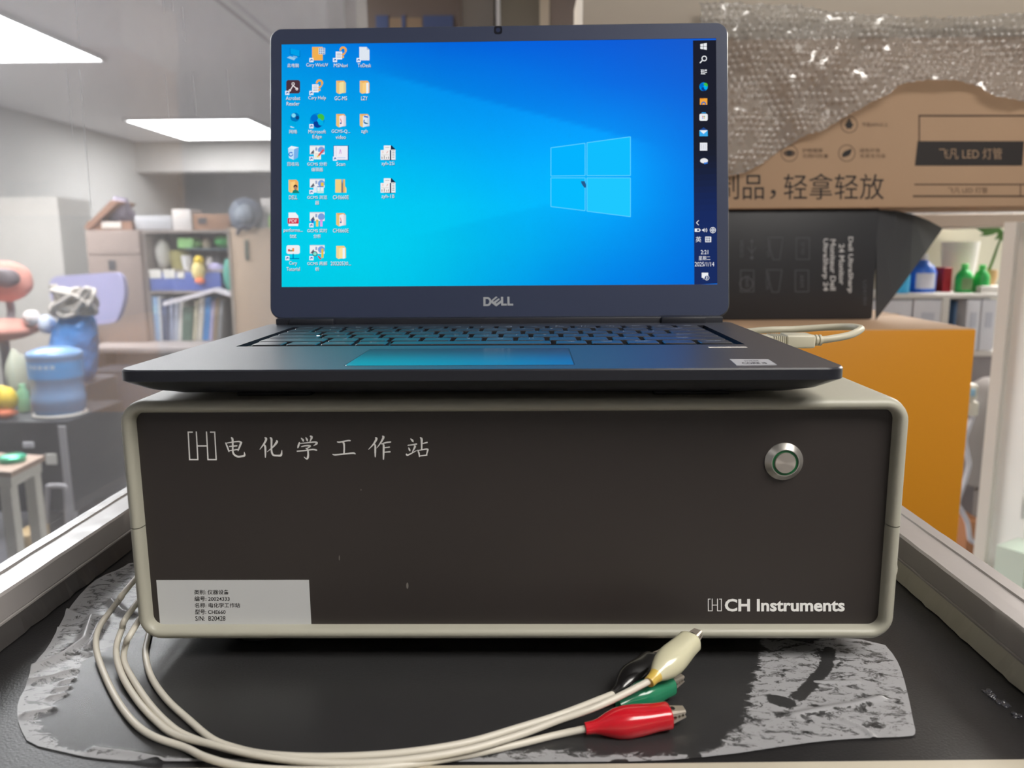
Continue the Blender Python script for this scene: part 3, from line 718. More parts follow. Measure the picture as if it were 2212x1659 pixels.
i = Ico(X[0], Y_[3]); i.P([(-11, -10), (2, -8), (1, 15), (-9, 11)], (196, 226, 248)).P([(2, -8), (12, -12), (10, 10), (1, 15)], (120, 176, 232)).P([(-11, -10), (-4, -15), (12, -12), (2, -8)], (232, 244, 252)).A(-5, 3, 5, 2, 0, 330, (20, 110, 210)); lbl(i, ('回收站',), (25,)).done()
i = chart(Ico(X[1], Y_[3])); i.R(-7, -2, 8, 14, (246, 244, 235))
for q in range(4): i.R(-5, 1+q*3, 6, 1.8+q*3, (190, 190, 180))
i.Ln(14, -7, 3, 6, 4, (222, 84, 84)).Ln(3, 6, 0, 9, 3, (236, 200, 80)); lbl(i.arrow(), ('GCMS 分析', '编辑器'), (43, 25)).done()
i = Ico(X[2], Y_[3]); i.R(-16, -16, 17, 16, (20, 80, 150)).R(-15, -15, 15, 15, (238, 236, 246)).R(-10, 10, 10, 11, (130, 190, 240)).Ln(-3, 2, -1, -8, 1.2, (200, 140, 210)).Ln(-1, -8, 1, 2, 1.2, (200, 140, 210)).R(-10.5, -14, -10, 12, (150, 170, 210)); lbl(i.arrow(), ('Scan',), (19,)).done()
def report(x, y, t):
    i = Ico(x, y); i.P([(-9, -16), (8, -16), (16, -8), (16, 16), (-9, 16)], (22, 44, 74)).R(-9, -16, 6, -6, (238, 240, 242)).R(-16, -6, 4, 15, (240, 238, 238)).R(7, -7, 16, 15, (236, 238, 240))
    for q in range(5): i.R(9, -5+q*3.6, 14, -4+q*3.6, (110, 120, 130))
    i.R(-14, 4, 2, 4.8, (190, 190, 190)).Ln(-11, 1, -11, -4, 1, (220, 120, 110)).Ln(-3, 1, 0, -4, 1, (220, 120, 110)).Ln(-13, 13, -13, 8, 1.2, (70, 75, 80)).Ln(-8, 13, -8, 6, 1.2, (70, 75, 80)).Ln(-3, 13, -3, 9, 1.2, (70, 75, 80)).Ln(1, 13, 1, 8, 1.2, (70, 75, 80)).R(-6, -12, 3, -11, (150, 155, 160)); lbl(i, (t,), (28,)).done()
report(X[4], Y_[3], 'zyh-2Si'); report(X[4], Y_[4]-1, 'zyh-1B')
i = folder(Ico(X[0], Y_[4])); i.C(5, 1, 4.5, (60, 46, 42), 12).C(5, 4, 3.6, (170, 130, 110), 12).P([(-2, 15), (0, 9), (5, 7), (10, 9), (14, 15)], (28, 128, 112)); lbl(i, ('DELL',), (18,)).done()
i = chart(Ico(X[1], Y_[4])); i.R(8, -8, 14, 2, (236, 196, 70)).R(-8, 0, -1, 14, (225, 235, 245)).R(0, 0, 6, 15, (236, 240, 244)).R(7, 0, 14, 15, (232, 240, 242)).R(0, 10, 14, 15, (196, 232, 226)).R(0, 0, 14, 2, (90, 130, 190)); lbl(i.arrow(), ('GCMS 浏览', '器'), (43, 9)).done()
i = Ico(X[2], Y_[4]); i.P([(-12, -15), (9, -15), (9, 0), (12, 4), (12, 14), (-12, 14)], (242, 208, 134)).R(2, -15, 9, 14, (232, 186, 112)).R(1, -15, 5, 14, (122, 122, 130)).P([(1, -15), (5, -15), (3, -5)], (130, 176, 224)); lbl(i, ('CHI660E',), (34,)).done()
i = Ico(X[0], Y_[5]); i.P([(-10, -15), (5, -15), (11, -8), (11, 14), (-10, 14)], (238, 242, 246)).R(-12, -3, 12, 9, (206, 44, 70)).T('PDF', 0, 3, 17, 7, (250, 225, 230), False); lbl(i, ('performa...', 'test'), (41, 14)).done()
i = chart(Ico(X[1], Y_[5]))
for q, c in ((-10, (30, 100, 190)), (0, (222, 190, 90)), (9, (214, 150, 226))): i.C(q, 3, 3, c, 10).R(q-2.5, 5, q+2.5, 15, tuple(min(255, x+14) for x in c))
lbl(i.arrow(), ('GCMS 实时', '分析'), (43, 16)).done()
i = folder(Ico(X[2], Y_[5]), paper=(242, 232, 236)); i.Ln(-1, -4, 1, 4, 1.4, (200, 110, 110)).C(0, 6, 2, (80, 110, 160), 8); lbl(i, ('CHI660E',), (34,)).done()
i = Ico(X[0], Y_[6]); i.P([(x, y-6) for x, y in rrect(29, 19, 4, 3)], (238, 238, 242)).R(-11, -7, -7, -2, (205, 70, 80)).R(-7, -5, -2, -2, (90, 130, 90)).R(-2, -9, 2, -2, (232, 140, 70)).R(-1, 3, 1, 13, (0, 110, 170)).R(-8, 12.5, 13, 14.5, (0, 110, 170)); lbl(i.arrow(), ('Cary', 'Tutorial'), (17, 29)).done()
i = chart(Ico(X[1], Y_[6])); i.Ln(2, 8, 8, 15, 3, (205, 60, 70)).C(-5, 3, 5.5, (60, 70, 90)).C(-5, 3, 4, (130, 226, 206)).R(9, -8, 13.5, 12, (236, 196, 70)); lbl(i.arrow(), ('GCMS 再解', '析'), (43, 9)).done()
i = folder(Ico(X[2], Y_[6]), c1=(244, 206, 130), c2=(252, 226, 160)); i.P([(4, -9), (9, -10), (9, 13), (4, 14)], (236, 244, 250)); lbl(i, ('20220530...',), (44,)).done()
WH = (236, 238, 242)
def tbi(x, y): return Ico(x, y)
tbi(1520, 100).P([(-7, -5.2), (-1, -6), (-1, -.5), (-7, -.5)], WH).P([(0, -6.2), (7, -7.5), (7, -.5), (0, -.5)], WH).P([(-7, .5), (-1, .5), (-1, 6), (-7, 5.2)], WH).P([(0, .5), (7, .5), (7, 7.5), (0, 6.2)], WH).done('taskbar_icon')
tbi(1520, 127).A(1.5, -1, 6, 2, 0, 360, WH, 16).Ln(-3, 3.5, -8, 9, 2.4, WH).done('taskbar_icon')
i = tbi(1520, 155); i.R(-6, -5, -1, -3.6, WH).R(-6, -1, -1, .4, WH).R(-6, 3.6, 4, 5, WH).R(-4.5, -5, -3, 5, WH).R(0, -5, 1.5, 5, WH).R(3, -5, 7, -2, WH).R(3, 0, 7, 2, WH).done('taskbar_icon')
edge(tbi(1520, 187), .58).done('taskbar_icon')
tbi(1520, 219).R(-8, -7, 8, 7, (244, 166, 60)).R(-8, -7, 0, -5, (232, 140, 40)).P([(-5, 7), (-5, 3), (-2, 0), (2, 0), (5, 3), (5, 7), (3, 7), (2, 3), (-2, 3), (-3, 7)], (60, 110, 180)).done('taskbar_icon')
i = tbi(1520, 252); i.P([(x, y+1) for x, y in rrect(18, 15, 3, 3)], WH).R(-4, -9.5, 5, -7.5, (60, 160, 230)).R(-3, -2, -.5, .5, (220, 90, 70)).R(.5, -2, 3, .5, (90, 170, 90)).R(-3, 1.5, -.5, 4, (70, 130, 220)).R(.5, 1.5, 3, 4, (230, 180, 70)).done('taskbar_icon')
tbi(1520, 286).R(-9, -5, 9, 8, (60, 170, 236)).P([(-9, -5), (0, -11), (9, -5)], (30, 70, 140)).P([(-9, -5), (9, -5), (0, 3)], (232, 242, 250)).done('taskbar_icon')
i = tbi(1520, 317); i.R(-8, -9, 8, 8, (230, 232, 240))
for q in range(3): i.R(-5+q*4, -6, -4.2+q*4, 5, (180, 184, 200))
i.done('taskbar_icon')
tbi(1521, 348).C(0, -1, 8.5, (232, 232, 236), 16, ry=5.5).C(2, 4.5, 2.2, (50, 120, 220), 10).C(6, 3.5, 2, (50, 120, 220), 10).done('taskbar_icon')
tbi(1507, 481).Ln(2.5, -5, -2.5, 0, 1.5, WH).Ln(-2.5, 0, 2.5, 5, 1.5, WH).done('taskbar_icon')
tbi(1507, 497).R(-6, -3.5, 5, 3.5, WH).R(-1, -2, 3.5, 2, (40, 55, 100)).R(5, -1.5, 6.5, 1.5, WH).done('taskbar_icon')
tbi(1522, 497).P([(-5, -1.6), (-2.5, -1.6), (0, -4.5), (0, 4.5), (-2.5, 1.6), (-5, 1.6)], WH).A(0, 0, 3.6, 1, -50, 50, WH, 6).A(0, 0, 6, 1, -50, 50, WH, 6).done('taskbar_icon')
tbi(1540, 497).A(0, 0, 6.5, 1.2, 0, 360, WH, 18).Ln(-6, 0, 6, 0, 1, WH).Ln(0, -6, 0, 6, 1, WH).A(0, 0, 3.4, .9, 0, 360, WH, 12).done('taskbar_icon')
tbi(1509, 517).T('英', 0, 0, 12, 12, WH, False).done('taskbar_icon')
i = tbi(1530, 517); i.R(-6.5, -6, 6.5, 6, WH); [i.R(-5+q*3.4, -4.5, -3+q*3.4, 4.5, (60, 72, 110)) for q in range(3)]; i.R(-6, -.6, 6, .6, WH).done('taskbar_icon')
tbi(1522, 544.5).T('2:21', 0, 0, 16, 9, WH, False).done('taskbar_clock')
tbi(1522, 557.5).T('星期二', 0, 0, 25, 9, WH, False).done('taskbar_clock')
tbi(1522, 570.5).T('2025/1/14', 0, 0, 42, 9.5, WH, False).done('taskbar_clock')
i = tbi(1523, 596); i.P([(-7, -7), (7, -7), (7, 4), (-2, 4), (-4, 8), (-4, 4), (-7, 4)], WH).C(4, 4, 5.5, (60, 76, 120), 14).A(4, 4, 5.5, 1, 0, 360, WH, 14).T('1', 4, 4, 2, 6, WH, False, .05).done('taskbar_icon')
# ------------------------------------------------------------------ clear film lying on the table top
import numpy as np
def np_poly_inside(X, Y, P):
    ins = np.zeros(X.shape, bool); n = len(P)
    for i in range(n):
        (x0, y0), (x1, y1) = P[i], P[(i+1) % n]
        if y0 == y1: continue
        c = ((Y < y0) != (Y < y1)) & (X < (x1-x0)*(Y-y0)/(y1-y0) + x0); ins ^= c
    return ins
def np_dist(X, Y, P, closed=False):
    D = np.full(X.shape, 1e9); n = len(P)
    for i in range(n if closed else n-1):
        (x0, y0), (x1, y1) = P[i], P[(i+1) % n]; dx, dy = x1-x0, y1-y0; L = dx*dx+dy*dy + 1e-12
        t = np.clip(((X-x0)*dx + (Y-y0)*dy)/L, 0, 1); D = np.minimum(D, np.hypot(X-x0-t*dx, Y-y0-t*dy))
    return D
def np_snap(X, Y, P):
    D = np.full(X.shape, 1e9); SX, SY = X.copy(), Y.copy(); n = len(P)
    for i in range(n):
        (x0, y0), (x1, y1) = P[i], P[(i+1) % n]; dx, dy = x1-x0, y1-y0; L = dx*dx+dy*dy + 1e-12
        t = np.clip(((X-x0)*dx + (Y-y0)*dy)/L, 0, 1); qx, qy = x0+t*dx, y0+t*dy; d = np.hypot(X-qx, Y-qy); m = d < D
        D[m] = d[m]; SX[m] = qx[m]; SY[m] = qy[m]
    return SX, SY
def tpt(p):
    q = pz(p[0], p[1], .0006); return (q.x, max(q.y, TY0+.0006))
def sheet_mesh(name, X, Y, P, zfn, attrs, to3):
    """grid sheet trimmed to the outline P (boundary vertices pulled onto the outline)"""
    ins = np_poly_inside(X, Y, P); sxx, syy = np_snap(X, Y, P)
    XX, YY = np.where(ins, X, sxx), np.where(ins, Y, syy)
    c = ins[:-1, :-1].astype(int) + ins[1:, :-1] + ins[:-1, 1:] + ins[1:, 1:]
    idx = -np.ones(X.shape, int); jj, ii = np.nonzero(c > 0); use = np.zeros(X.shape, bool)
    for a, b in ((0, 0), (1, 0), (0, 1), (1, 1)): use[jj+a, ii+b] = True
    idx[use] = np.arange(use.sum()); Z = zfn(XX, YY)
    vs = [tuple(to3(x, y, z)) for x, y, z in zip(XX[use], YY[use], Z[use])]
    fs_ = [(idx[j, i], idx[j, i+1], idx[j+1, i+1], idx[j+1, i]) for j, i in zip(jj, ii)]
    me = bpy.data.meshes.new(name); me.from_pydata(vs, [], [tuple(int(q) for q in f) for f in fs_])
    for an, af in attrs.items():
        a = me.attributes.new(an, 'FLOAT', 'POINT'); a.data.foreach_set('value', af(XX, YY)[use].astype(np.float32))
    me.validate(); me.update()
    for p in me.polygons: p.use_smooth = True
    return me
FILM = chaikin([Vector((*tpt(p), 0)) for p in [(283,1213),(262,1228),(215,1246),(180,1275),(146,1318),(128,1352),(103,1400),(80,1425),(64,1452),(58,1480),(38,1515),(37,1550),(45,1575),(62,1607),(150,1627),(190,1636),(270,1646),(330,1652),(560,1653),(800,1654),(1100,1652),(1200,1651),(1400,1645),(1560,1632),(1690,1612),(1780,1600),(1870,1594),(1970,1591),(1979,1583),(1972,1555),(1967,1525),(1950,1455),(1935,1420),(1905,1385)]] + [Vector((.15, .03, 0)), Vector((.10, .12, 0)), Vector((-.15, .15, 0))], 1, True)
FILM = [(p.x, p.y) for p in FILM]
ADH = [tpt(p) for p in [(285,1390),(253,1397),(203,1419),(165,1463),(139,1508),(104,1542),(104,1571),(133,1599),(177,1621),(222,1626),(400,1636),(700,1640),(1000,1630),(1150,1614),(1300,1620),(1500,1628),(1545,1606),(1585,1572),(1602,1540),(1610,1500),(1625,1440),(1645,1395)]] + [(.12, .10), (-.16, .10)]
RIDGES = [([(144,1322),(177,1337),(221,1337)], .0022, .0022), ([(117,1359),(152,1360),(170,1362)], .0014, .0014), ([(197,1335),(182,1385),(136,1419),(73,1444)], .0026, .0026), ([(225,1345),(205,1380),(190,1400)], .0020, .0018), ([(66,1473),(110,1466),(155,1452)], .0020, .0018),
          ([(60,1545),(107,1536)], .0016, .0020), ([(202,1622),(285,1632),(340,1643)], .0020, .0016), ([(1715,1546),(1789,1531),(1849,1522),(1903,1508)], .0012, .0020), ([(1822,1556),(1864,1574),(1885,1591)], .0014, .0009), ([(240,1300),(265,1325),(285,1330)], .0024, .0022), ([(150,1400),(190,1415)], .0012, .0013),
          ([(137,1475),(155,1470)], .0012, .0012), ([(122,1490),(145,1487)], .0012, .0012), ([(112,1507),(137,1502)], .0012, .0014), ([(1765,1475),(1850,1474)], .0008, .0016)]
RIDGES = [([tpt(p) for p in L], h, w) for L, h, w in RIDGES]
DARKS = [([(1792,1405),(1785,1440),(1760,1470),(1725,1505)], .0030), ([(1678,1512),(1700,1520)], .0042), ([(1330,1655),(1350,1655)], .002), ([(1497,1633),(1505,1633)], .0022)]
DARKS = [([tpt(p) for p in L], w) for L, w in DARKS]
def film_z(X, Y):
    Z = np.full(X.shape, .0006)
    for L, h, w in RIDGES: Z = np.maximum(Z, .0006 + h*np.exp(-(np_dist(X, Y, L)/w)**2))
    return Z
def film_air(X, Y):
    d = np_dist(X, Y, ADH, True); ins = np_poly_inside(X, Y, ADH); s = np.where(ins, -d, d)
    a = np.clip(s/.004*.35 + .36, 0, .66)
    a = np.where(np_dist(X, Y, FILM, True) < .0022, np.maximum(a, .78), a)
    for L, w in DARKS: a = a*np.clip((np_dist(X, Y, L)/w - .45)/.7, 0, 1)
    for L, h, w in RIDGES: a = np.maximum(a, .95*np.exp(-(np_dist(X, Y, L)/(w*1.2))**2))
    return a
gx = np.arange(-.275, .235, .00095); gy = np.arange(TY0, .155, .00095); GXX, GYY = np.meshgrid(gx, gy)
fm_ = bpy.data.materials.new('clear film'); fm_.use_nodes = True; nt = fm_.node_tree; nt.nodes.clear()
def N(t, **k):
    n = nt.nodes.new(t)
    for a, b in k.items(): n.inputs[int(a[1:])].default_value = b
    return n
Lk = lambda a, b: nt.links.new(a, b)
out = N('ShaderNodeOutputMaterial'); at = N('ShaderNodeAttribute'); at.attribute_name = 'air'; tc = N('ShaderNodeTexCoord')
mpn = N('ShaderNodeMapping'); mpn.inputs['Scale'].default_value = (1, 1.8, 1); Lk(tc.outputs['Object'], mpn.inputs[0])
ns = nt.nodes.new('ShaderNodeTexNoise'); ns.inputs['Scale'].default_value = 120; ns.inputs['Detail'].default_value = 9; ns.inputs['Roughness'].default_value = .78; ns.inputs['Distortion'].default_value = .6; Lk(mpn.outputs[0], ns.inputs['Vector'])
ml = N('ShaderNodeMath'); ml.operation = 'MULTIPLY_ADD'; ml.inputs[1].default_value = 2.0; ml.inputs[2].default_value = -1.05; Lk(ns.outputs['Fac'], ml.inputs[0])
ad = N('ShaderNodeMath'); ad.operation = 'ADD'; Lk(at.outputs['Fac'], ad.inputs[0]); Lk(ml.outputs[0], ad.inputs[1])
mr = N('ShaderNodeMapRange'); mr.inputs[1].default_value = .44; mr.inputs[2].default_value = .60; mr.inputs[3].default_value = .03; mr.inputs[4].default_value = .48; Lk(ad.outputs[0], mr.inputs[0])
tr = N('ShaderNodeBsdfTransparent'); df = N('ShaderNodeBsdfDiffuse'); df.inputs[0].default_value = (.66, .66, .68, 1)
gl = N('ShaderNodeBsdfGlossy'); gl.inputs['Roughness'].default_value = .28; fr = N('ShaderNodeFresnel'); fr.inputs[0].default_value = 1.4
m1 = N('ShaderNodeMixShader'); Lk(mr.outputs[0], m1.inputs[0]); Lk(tr.outputs[0], m1.inputs[1]); Lk(df.outputs[0], m1.inputs[2])
fa = N('ShaderNodeMath'); fa.operation = 'MULTIPLY'; fa.inputs[1].default_value = .8; Lk(fr.outputs[0], fa.inputs[0])
m2 = N('ShaderNodeMixShader'); Lk(fa.outputs[0], m2.inputs[0]); Lk(m1.outputs[0], m2.inputs[1]); Lk(gl.outputs[0], m2.inputs[2]); Lk(m2.outputs[0], out.inputs[0])
me = sheet_mesh('plastic_film', GXX, GYY, FILM, film_z, {'air': film_air}, lambda x, y, z: (x, y, z))
me.materials.append(fm_)
film = bpy.data.objects.new('plastic_film', me); COL.objects.link(film)
tag(film, 'torn sheet of clear plastic film stuck to the black table top under the instrument', 'plastic film')
for sp, hh in (((2165, 1500), 1),):    # small shiny smear on the black top at right
    sm_ = MB(); c = pz(2165, 1520, 0)
    for k in range(26):
        q = random.uniform(-1, 1); sm_.ball(c + Vector((.0015*q + .0016*random.uniform(-1, 1), -.011*q, .0002)), (random.uniform(.0005, .0016), random.uniform(.0006, .002), random.uniform(.0004, .001)), mat('dried glue', (52, 52, 58), .07, coat=.6), 8, .5, k)
    o = sm_.build('glue_smear', None, smooth=60, loc=c); tag(o, 'small shiny dried glue smear on the black table top at right', 'glue smear')

# ------------------------------------------------------------------ clip leads
mt_wire = mat('white wire sheath', (206, 201, 188), .38, sss=.0)
mt_nickel = mat('nickel clip', (206, 196, 182), .30, metal=.75)
def lead(name, label, wire, zs, a, b, jaw, rgb, rmax, flat=.86, tipcol=None, roll=0.0):
    base = Vector(b)
    t = thing('clip_lead', label, 'clip lead', (base.x, base.y, .0), group='crocodile clip leads')
    pts = [pz(u, v, z) if not isinstance(z, tuple) else Vector(z) for (u, v), z in zip(wire, zs)]
    a = Vector(a); b = Vector(b); j = Vector(jaw); ax = (b-a); L = ax.length; ax.normalize()
    pts.append(a + ax*.002)
    wb = MB().tube(pts, .00150, mt_wire, 12, per=10); wb.build('wire', t, smooth=60)
    side = ax.cross(Vector((0, 0, 1))).normalized(); up = side.cross(ax)
    if roll: Rm = Matrix.Rotation(roll, 3, ax); side = Rm @ side; up = Rm @ up
    mb = mat(name, rgb, .22, coat=.6, spec=.5)
    prof_ = [(0, .30), (.0, .36), (.03, .38), (.10, .40), (.16, .48), (.26, .72), (.36, .91), (.48, 1.0), (.60, .98), (.72, .92), (.82, .86), (.92, .84), (.985, .84), (1.0, .80), (1.0, .70), (.96, .66)]
    bt = MB(); rings = []; n = 28
    for s, r in prof_:
        w = min(1, max(0, (s-.15)/.6)); c = a + ax*(L*s); ring_ = []
        for k in range(n):
            th = 2*PI*k/n; cx, sy = math.cos(th), math.sin(th); e = 1 - .28*w   # drift to a squarer section at the mouth
            cx = math.copysign(abs(cx)**e, cx); sy = math.copysign(abs(sy)**e, sy)
            ring_.append(c + side*(cx*r*rmax) + up*(sy*r*rmax*(1-(1-flat)*w)))
        rings.append(ring_)
    if tipcol:
        k1 = mat(name+' tip', tipcol, .3, coat=.5)
        bt.loft(rings[:5], k1, True, False); bt.loft(rings[4:], mb, False, True)
    else: bt.loft(rings, mb, True, True)
    bt.build('boot', t, smooth=70, dbl=1e-6)
    # two jaws with toothed edges
    jx = (j-b); jl = jx.length; jx.normalize()
    for sg in (1, -1):
        jb = MB(); w0, w1 = rmax*.46, rmax*.34; rows = []
        for q in range(12):
            f = -.35 + 1.35*q/11; p = b + jx*(jl*f); w = w0 + (w1-w0)*max(f, 0)
            zo = sg*(rmax*.46 - rmax*.20*max(f, 0)); zi = sg*(.00015 + (.0007 if f < .3 else (.0007 if q % 2 else 0)))
            rows.append([p + side*w + up*(zo*.75), p + side*(w*.75) + up*zo, p - side*(w*.75) + up*zo, p - side*w + up*(zo*.75), p - side*w + up*zi, p + side*w + up*zi])
        jb.loft(rows, mt_nickel); jw = jb.build('jaw', t, smooth=25)
        if sg > 0:
            hb_ = MB(); c = b + jx*(jl*.22) + up*(rmax*.46 - rmax*.20*.22 + .00012)
            hb_.face([c + jx*(jl*.16*math.cos(k*PI/8)) + side*(w0*.42*math.sin(k*PI/8)) - up*(rmax*.20*.16*math.cos(k*PI/8)) for k in range(16)], mat('jaw hole', (14, 13, 12), .6)); hb_.build('rivet_hole', jw)
    return t
R0 = .0021
zr = lambda n, z: [z]*n
W1 = [(0,0),(283,1262),(262,1290),(240,1318),(216,1352),(207,1388),(216,1432),(246,1500),(285,1556),(330,1590),(400,1615),(445,1636),(520,1655),(640,1664),(800,1660),(960,1640),(1100,1612),(1200,1588)]
W2 = [(0,0),(290,1310),(263,1360),(251,1405),(262,1455),(296,1512),(338,1558),(380,1588),(450,1606),(560,1632),(700,1648),(850,1644),(1000,1622),(1120,1588),(1200,1558),(1300,1522)]
W3 = [(0,0),(293,1352),(273,1390),(268,1428),(290,1472),(324,1522),(362,1562),(400,1588),(470,1612),(580,1636),(720,1650),(860,1646),(1000,1620),(1130,1580),(1230,1545),(1330,1508)]
W4 = [(324,1358),(318,1384),(314,1412),(326,1460),(358,1508),(408,1555),(458,1596),(510,1616),(580,1630),(700,1635),(850,1628),(1000,1606),(1120,1572),(1220,1540)]
z1 = [(-.206,.150,.040),.030,.024,.016,.010,.006,.003]+[R0]*4+[.0042,.0046,.0046,.0046]+[R0]*3
z2 = [(-.202,.125,.030),.021,.013,.007,.004]+zr(3, R0)+[.0048,.0052,.005,.005,.005,.006,.0085,.0125]
z3 = [(-.200,.105,.028),.018,.008,.004,.003,R0,R0,R0,.0035,R0,R0,R0,R0,.003,.004,.005]
z4 = zr(8, R0)+[.0050,.0058,.006,.006,.0062,.0065]
lead('red boot', 'red crocodile clip on white wire lying lowest in the bunch', W1, z1, pz(1264, 1574, .0042), pz(1446, 1545, .0064), pz(1478, 1537, .0062), (196, 20, 36), .0068)
lead('green boot', 'green crocodile clip on white wire between the red and the ivory clips', W3, z3, pz(1336, 1524, .0060), pz(1446, 1478, .0066), pz(1472, 1463, .0064), (34, 126, 90), .0062)
lead('black boot', 'black crocodile clip on white wire behind the green clip', W4, z4, pz(1326, 1501, .0066), pz(1410, 1428, .0072), pz(1440, 1408, .0070), (20, 19, 20), .0066)
lead('ivory boot', 'ivory crocodile clip with yellowed end on top of the other clips', W2, z2, pz(1402, 1474, .0160), pyy(1492, 1384, -.0185), pyy(1508, 1366, -.0155), (206, 202, 172), .0066, tipcol=(206, 176, 84))

# ------------------------------------------------------------------ usb cable at the right of the laptop
mt_usb = mat('pale grey usb plastic', (190, 185, 165), .4)
YU = .118
ub = pyy(1760, 735, YU)
usb = thing('usb_cable', 'pale grey usb plug with looped cable in the right side of the laptop', 'cable', ub)
side_x = LX + LWD/2
zc = ub.z
pl = MB(); pl.box((side_x-.0005, YU-.0075, zc-.0032), (pyy(1690, 735, YU).x, YU+.0075, zc+.0032), mt_usb, .0008)
for k in range(6):
    x = pyy(1664+4.5*k, 735, YU).x; pl.box((x, YU-.0079, zc-.0035), (x+.0005, YU+.0079, zc+.0035), mt_usb)
pl.box((pyy(1690, 735, YU).x, YU-.0082, zc-.0040), (pyy(1752, 735, YU).x, YU+.0082, zc+.0040), mt_usb, .0014, 3)
pl.build('plug', usb, smooth=35)
sr = MB(); x0 = pyy(1752, 735, YU).x
for k in range(3): sr.lathe([(.0030, x0 + .0022*k), (.0034, x0 + .0022*k + .0003), (.0034, x0+.0022*k+.0014), (.0026, x0+.0022*k+.0016), (.0026, x0+.0022*k+.0022)], (0, YU, zc), mt_usb, 16, 'X')
sr.build('strain_relief', usb, smooth=35)
cb = MB(); cpts = [Vector((x0+.005, YU, zc)), pyy(1800, 731, YU), pyy(1835, 724, YU+.004), pyy(1856, 714, YU+.014), pyy(1858, 709, YU+.030), pyy(1835, 706, YU+.045), pyy(1790, 707, YU+.055), pyy(1720, 711, YU+.062), pyy(1640, 714, YU+.066), Vector((.125, .200, .1385)), Vector((.10, .232, .1365)), Vector((.085, .256, .130)), Vector((.078, .264, .10)), Vector((.078, .264, .04))]
cb.tube(cpts, .00225, mt_usb, 12, per=8); cc_ = cb.build('cable', usb, smooth=60)
# ------------------------------------------------------------------ stack of boxes behind, at the right
mt_card = mat('brown cardboard', (188, 156, 126), .75, vary=.06, vscale=8, bump=(300, .1, .0003))
mt_cardin = mat('carton inside', (150, 116, 86), .8, vary=.05)
mt_print = mat('carton print', (38, 32, 30), .6)
YY = .93
bench = thing('bench', 'low dark laboratory bench carrying the stacked boxes', 'bench', (.45, 1.2, FLOOR))
MB().box((-.3, .91, -.39), (.70, 1.72, -.355), mat('bench top', (70, 68, 68), .4), .004).build('bench_top', bench)
for sx in (-.27, .63):
    for sy in (.94, 1.64): MB().box((sx, sy, FLOOR), (sx+.05, sy+.05, -.39), mt_dark, .003).build('leg', bench)
x0, x1, z0, z1 = cbox(1480, 712, 2090, 1160, YY); z0 = -.355
yb = thing('orange_box', 'large orange fronted cardboard box behind the instrument at right', 'box', ((x0+x1)/2, YY+.28, z0))
yw = MB(); yw.box((x0, YY, z0), (x1, YY+.56, z1), mat('orange print', (214, 142, 18), .5, vary=.03, vscale=3), .004)
k = yw.mi(mt_card)
yw.bm.normal_update()
for f in yw.bm.faces:
    if f.normal.z > .5: f.material_index = k
yw.build('body', yb, smooth=30)
tp = MB(); tp.box((x0+.1, YY+.27, z1-.0005), (x1-.001, YY+.29, z1+.0006), mat('carton tape', (190, 160, 125), .3)); tp.build('tape', yb)
ztop = z1 + .0006
# black monitor carton lying on it
pm = pz(1800, 690, ztop); YM = pm.y
bx0, bx1, bz0, bz1 = cbox(1400, 452, 1893, 690, YM); bz0 = ztop
mt_bk = mat('black carton', (38, 39, 43), .48, vary=.12, vscale=6, coat=.15)
mc = thing('monitor_carton', 'black printed carton with open side flap between orange box and light tube carton', 'box', ((bx0+bx1)/2, YM+.2, bz0))
MB().box((bx0, YM, bz0), (bx1, YM+.40, bz1), mt_bk, .003).build('body', mc, smooth=30)
fl_ = MB(); FP = [(1893, 690), (1893, 453), (1935, 455), (1972, 463), (2005, 476), (2037, 493), (2000, 546), (1965, 594), (1930, 642)]
def flp(p, off):
    t = (p[0]-1893)/144; q = pyy(p[0], p[1], YM + .0 + .10*t*t + off); return q
fr_ = [flp(p, 0) for p in FP]; bk_ = [q + Vector((0, .004, 0)) for q in fr_]
fl_.loft([bk_, fr_], mat('black flap', (58, 59, 62), .5, vary=.06, vscale=10), True, True)
fl_.build('flap', mc)
mt_gprint = mat('grey print', (196, 194, 194), .5); mt_dprint = mat('dim print', (84, 85, 90), .5)
fmn = front(YM, .0004)
wr = MB()
for k, (t, u, vc, ln) in enumerate((('Dell UltraSharp', 1836, 572, 121), ('24 Monitor', 1818, 571, 88), ('Moniteur Dell', 1799, 572, 110), ('UltraSharp 24', 1782, 572, 113))):
    fk = lambda a, b, w=0, u=u, vc=vc: fmn(u + b, vc + a)     # reads downwards, letters turned a quarter right
    wr.text(t, 14, fk, (0, 0), mt_gprint, fit=(ln, 13.5 if 'p' in t else 12), bold=.02)
wr.text('U2419H', 14, lambda a, b, w=0: fmn(1868 + b, 632 + a), (0, 0), mt_dprint, fit=(52, 8))
wr.build('printed_title', mc, label='pale lettering running down the front')
def frame(b, x0, y0, x1, y1, t, m, fn, skew=0):
    for a, c, d, e in ((x0, y0, x1, y0+t), (x0, y1-t, x1, y1), (x0, y0+t, x0+t, y1-t), (x1-t, y0+t, x1, y1-t)):
        b.face([fn(a, c), fn(d, c), fn(d, e), fn(a, e)], m)
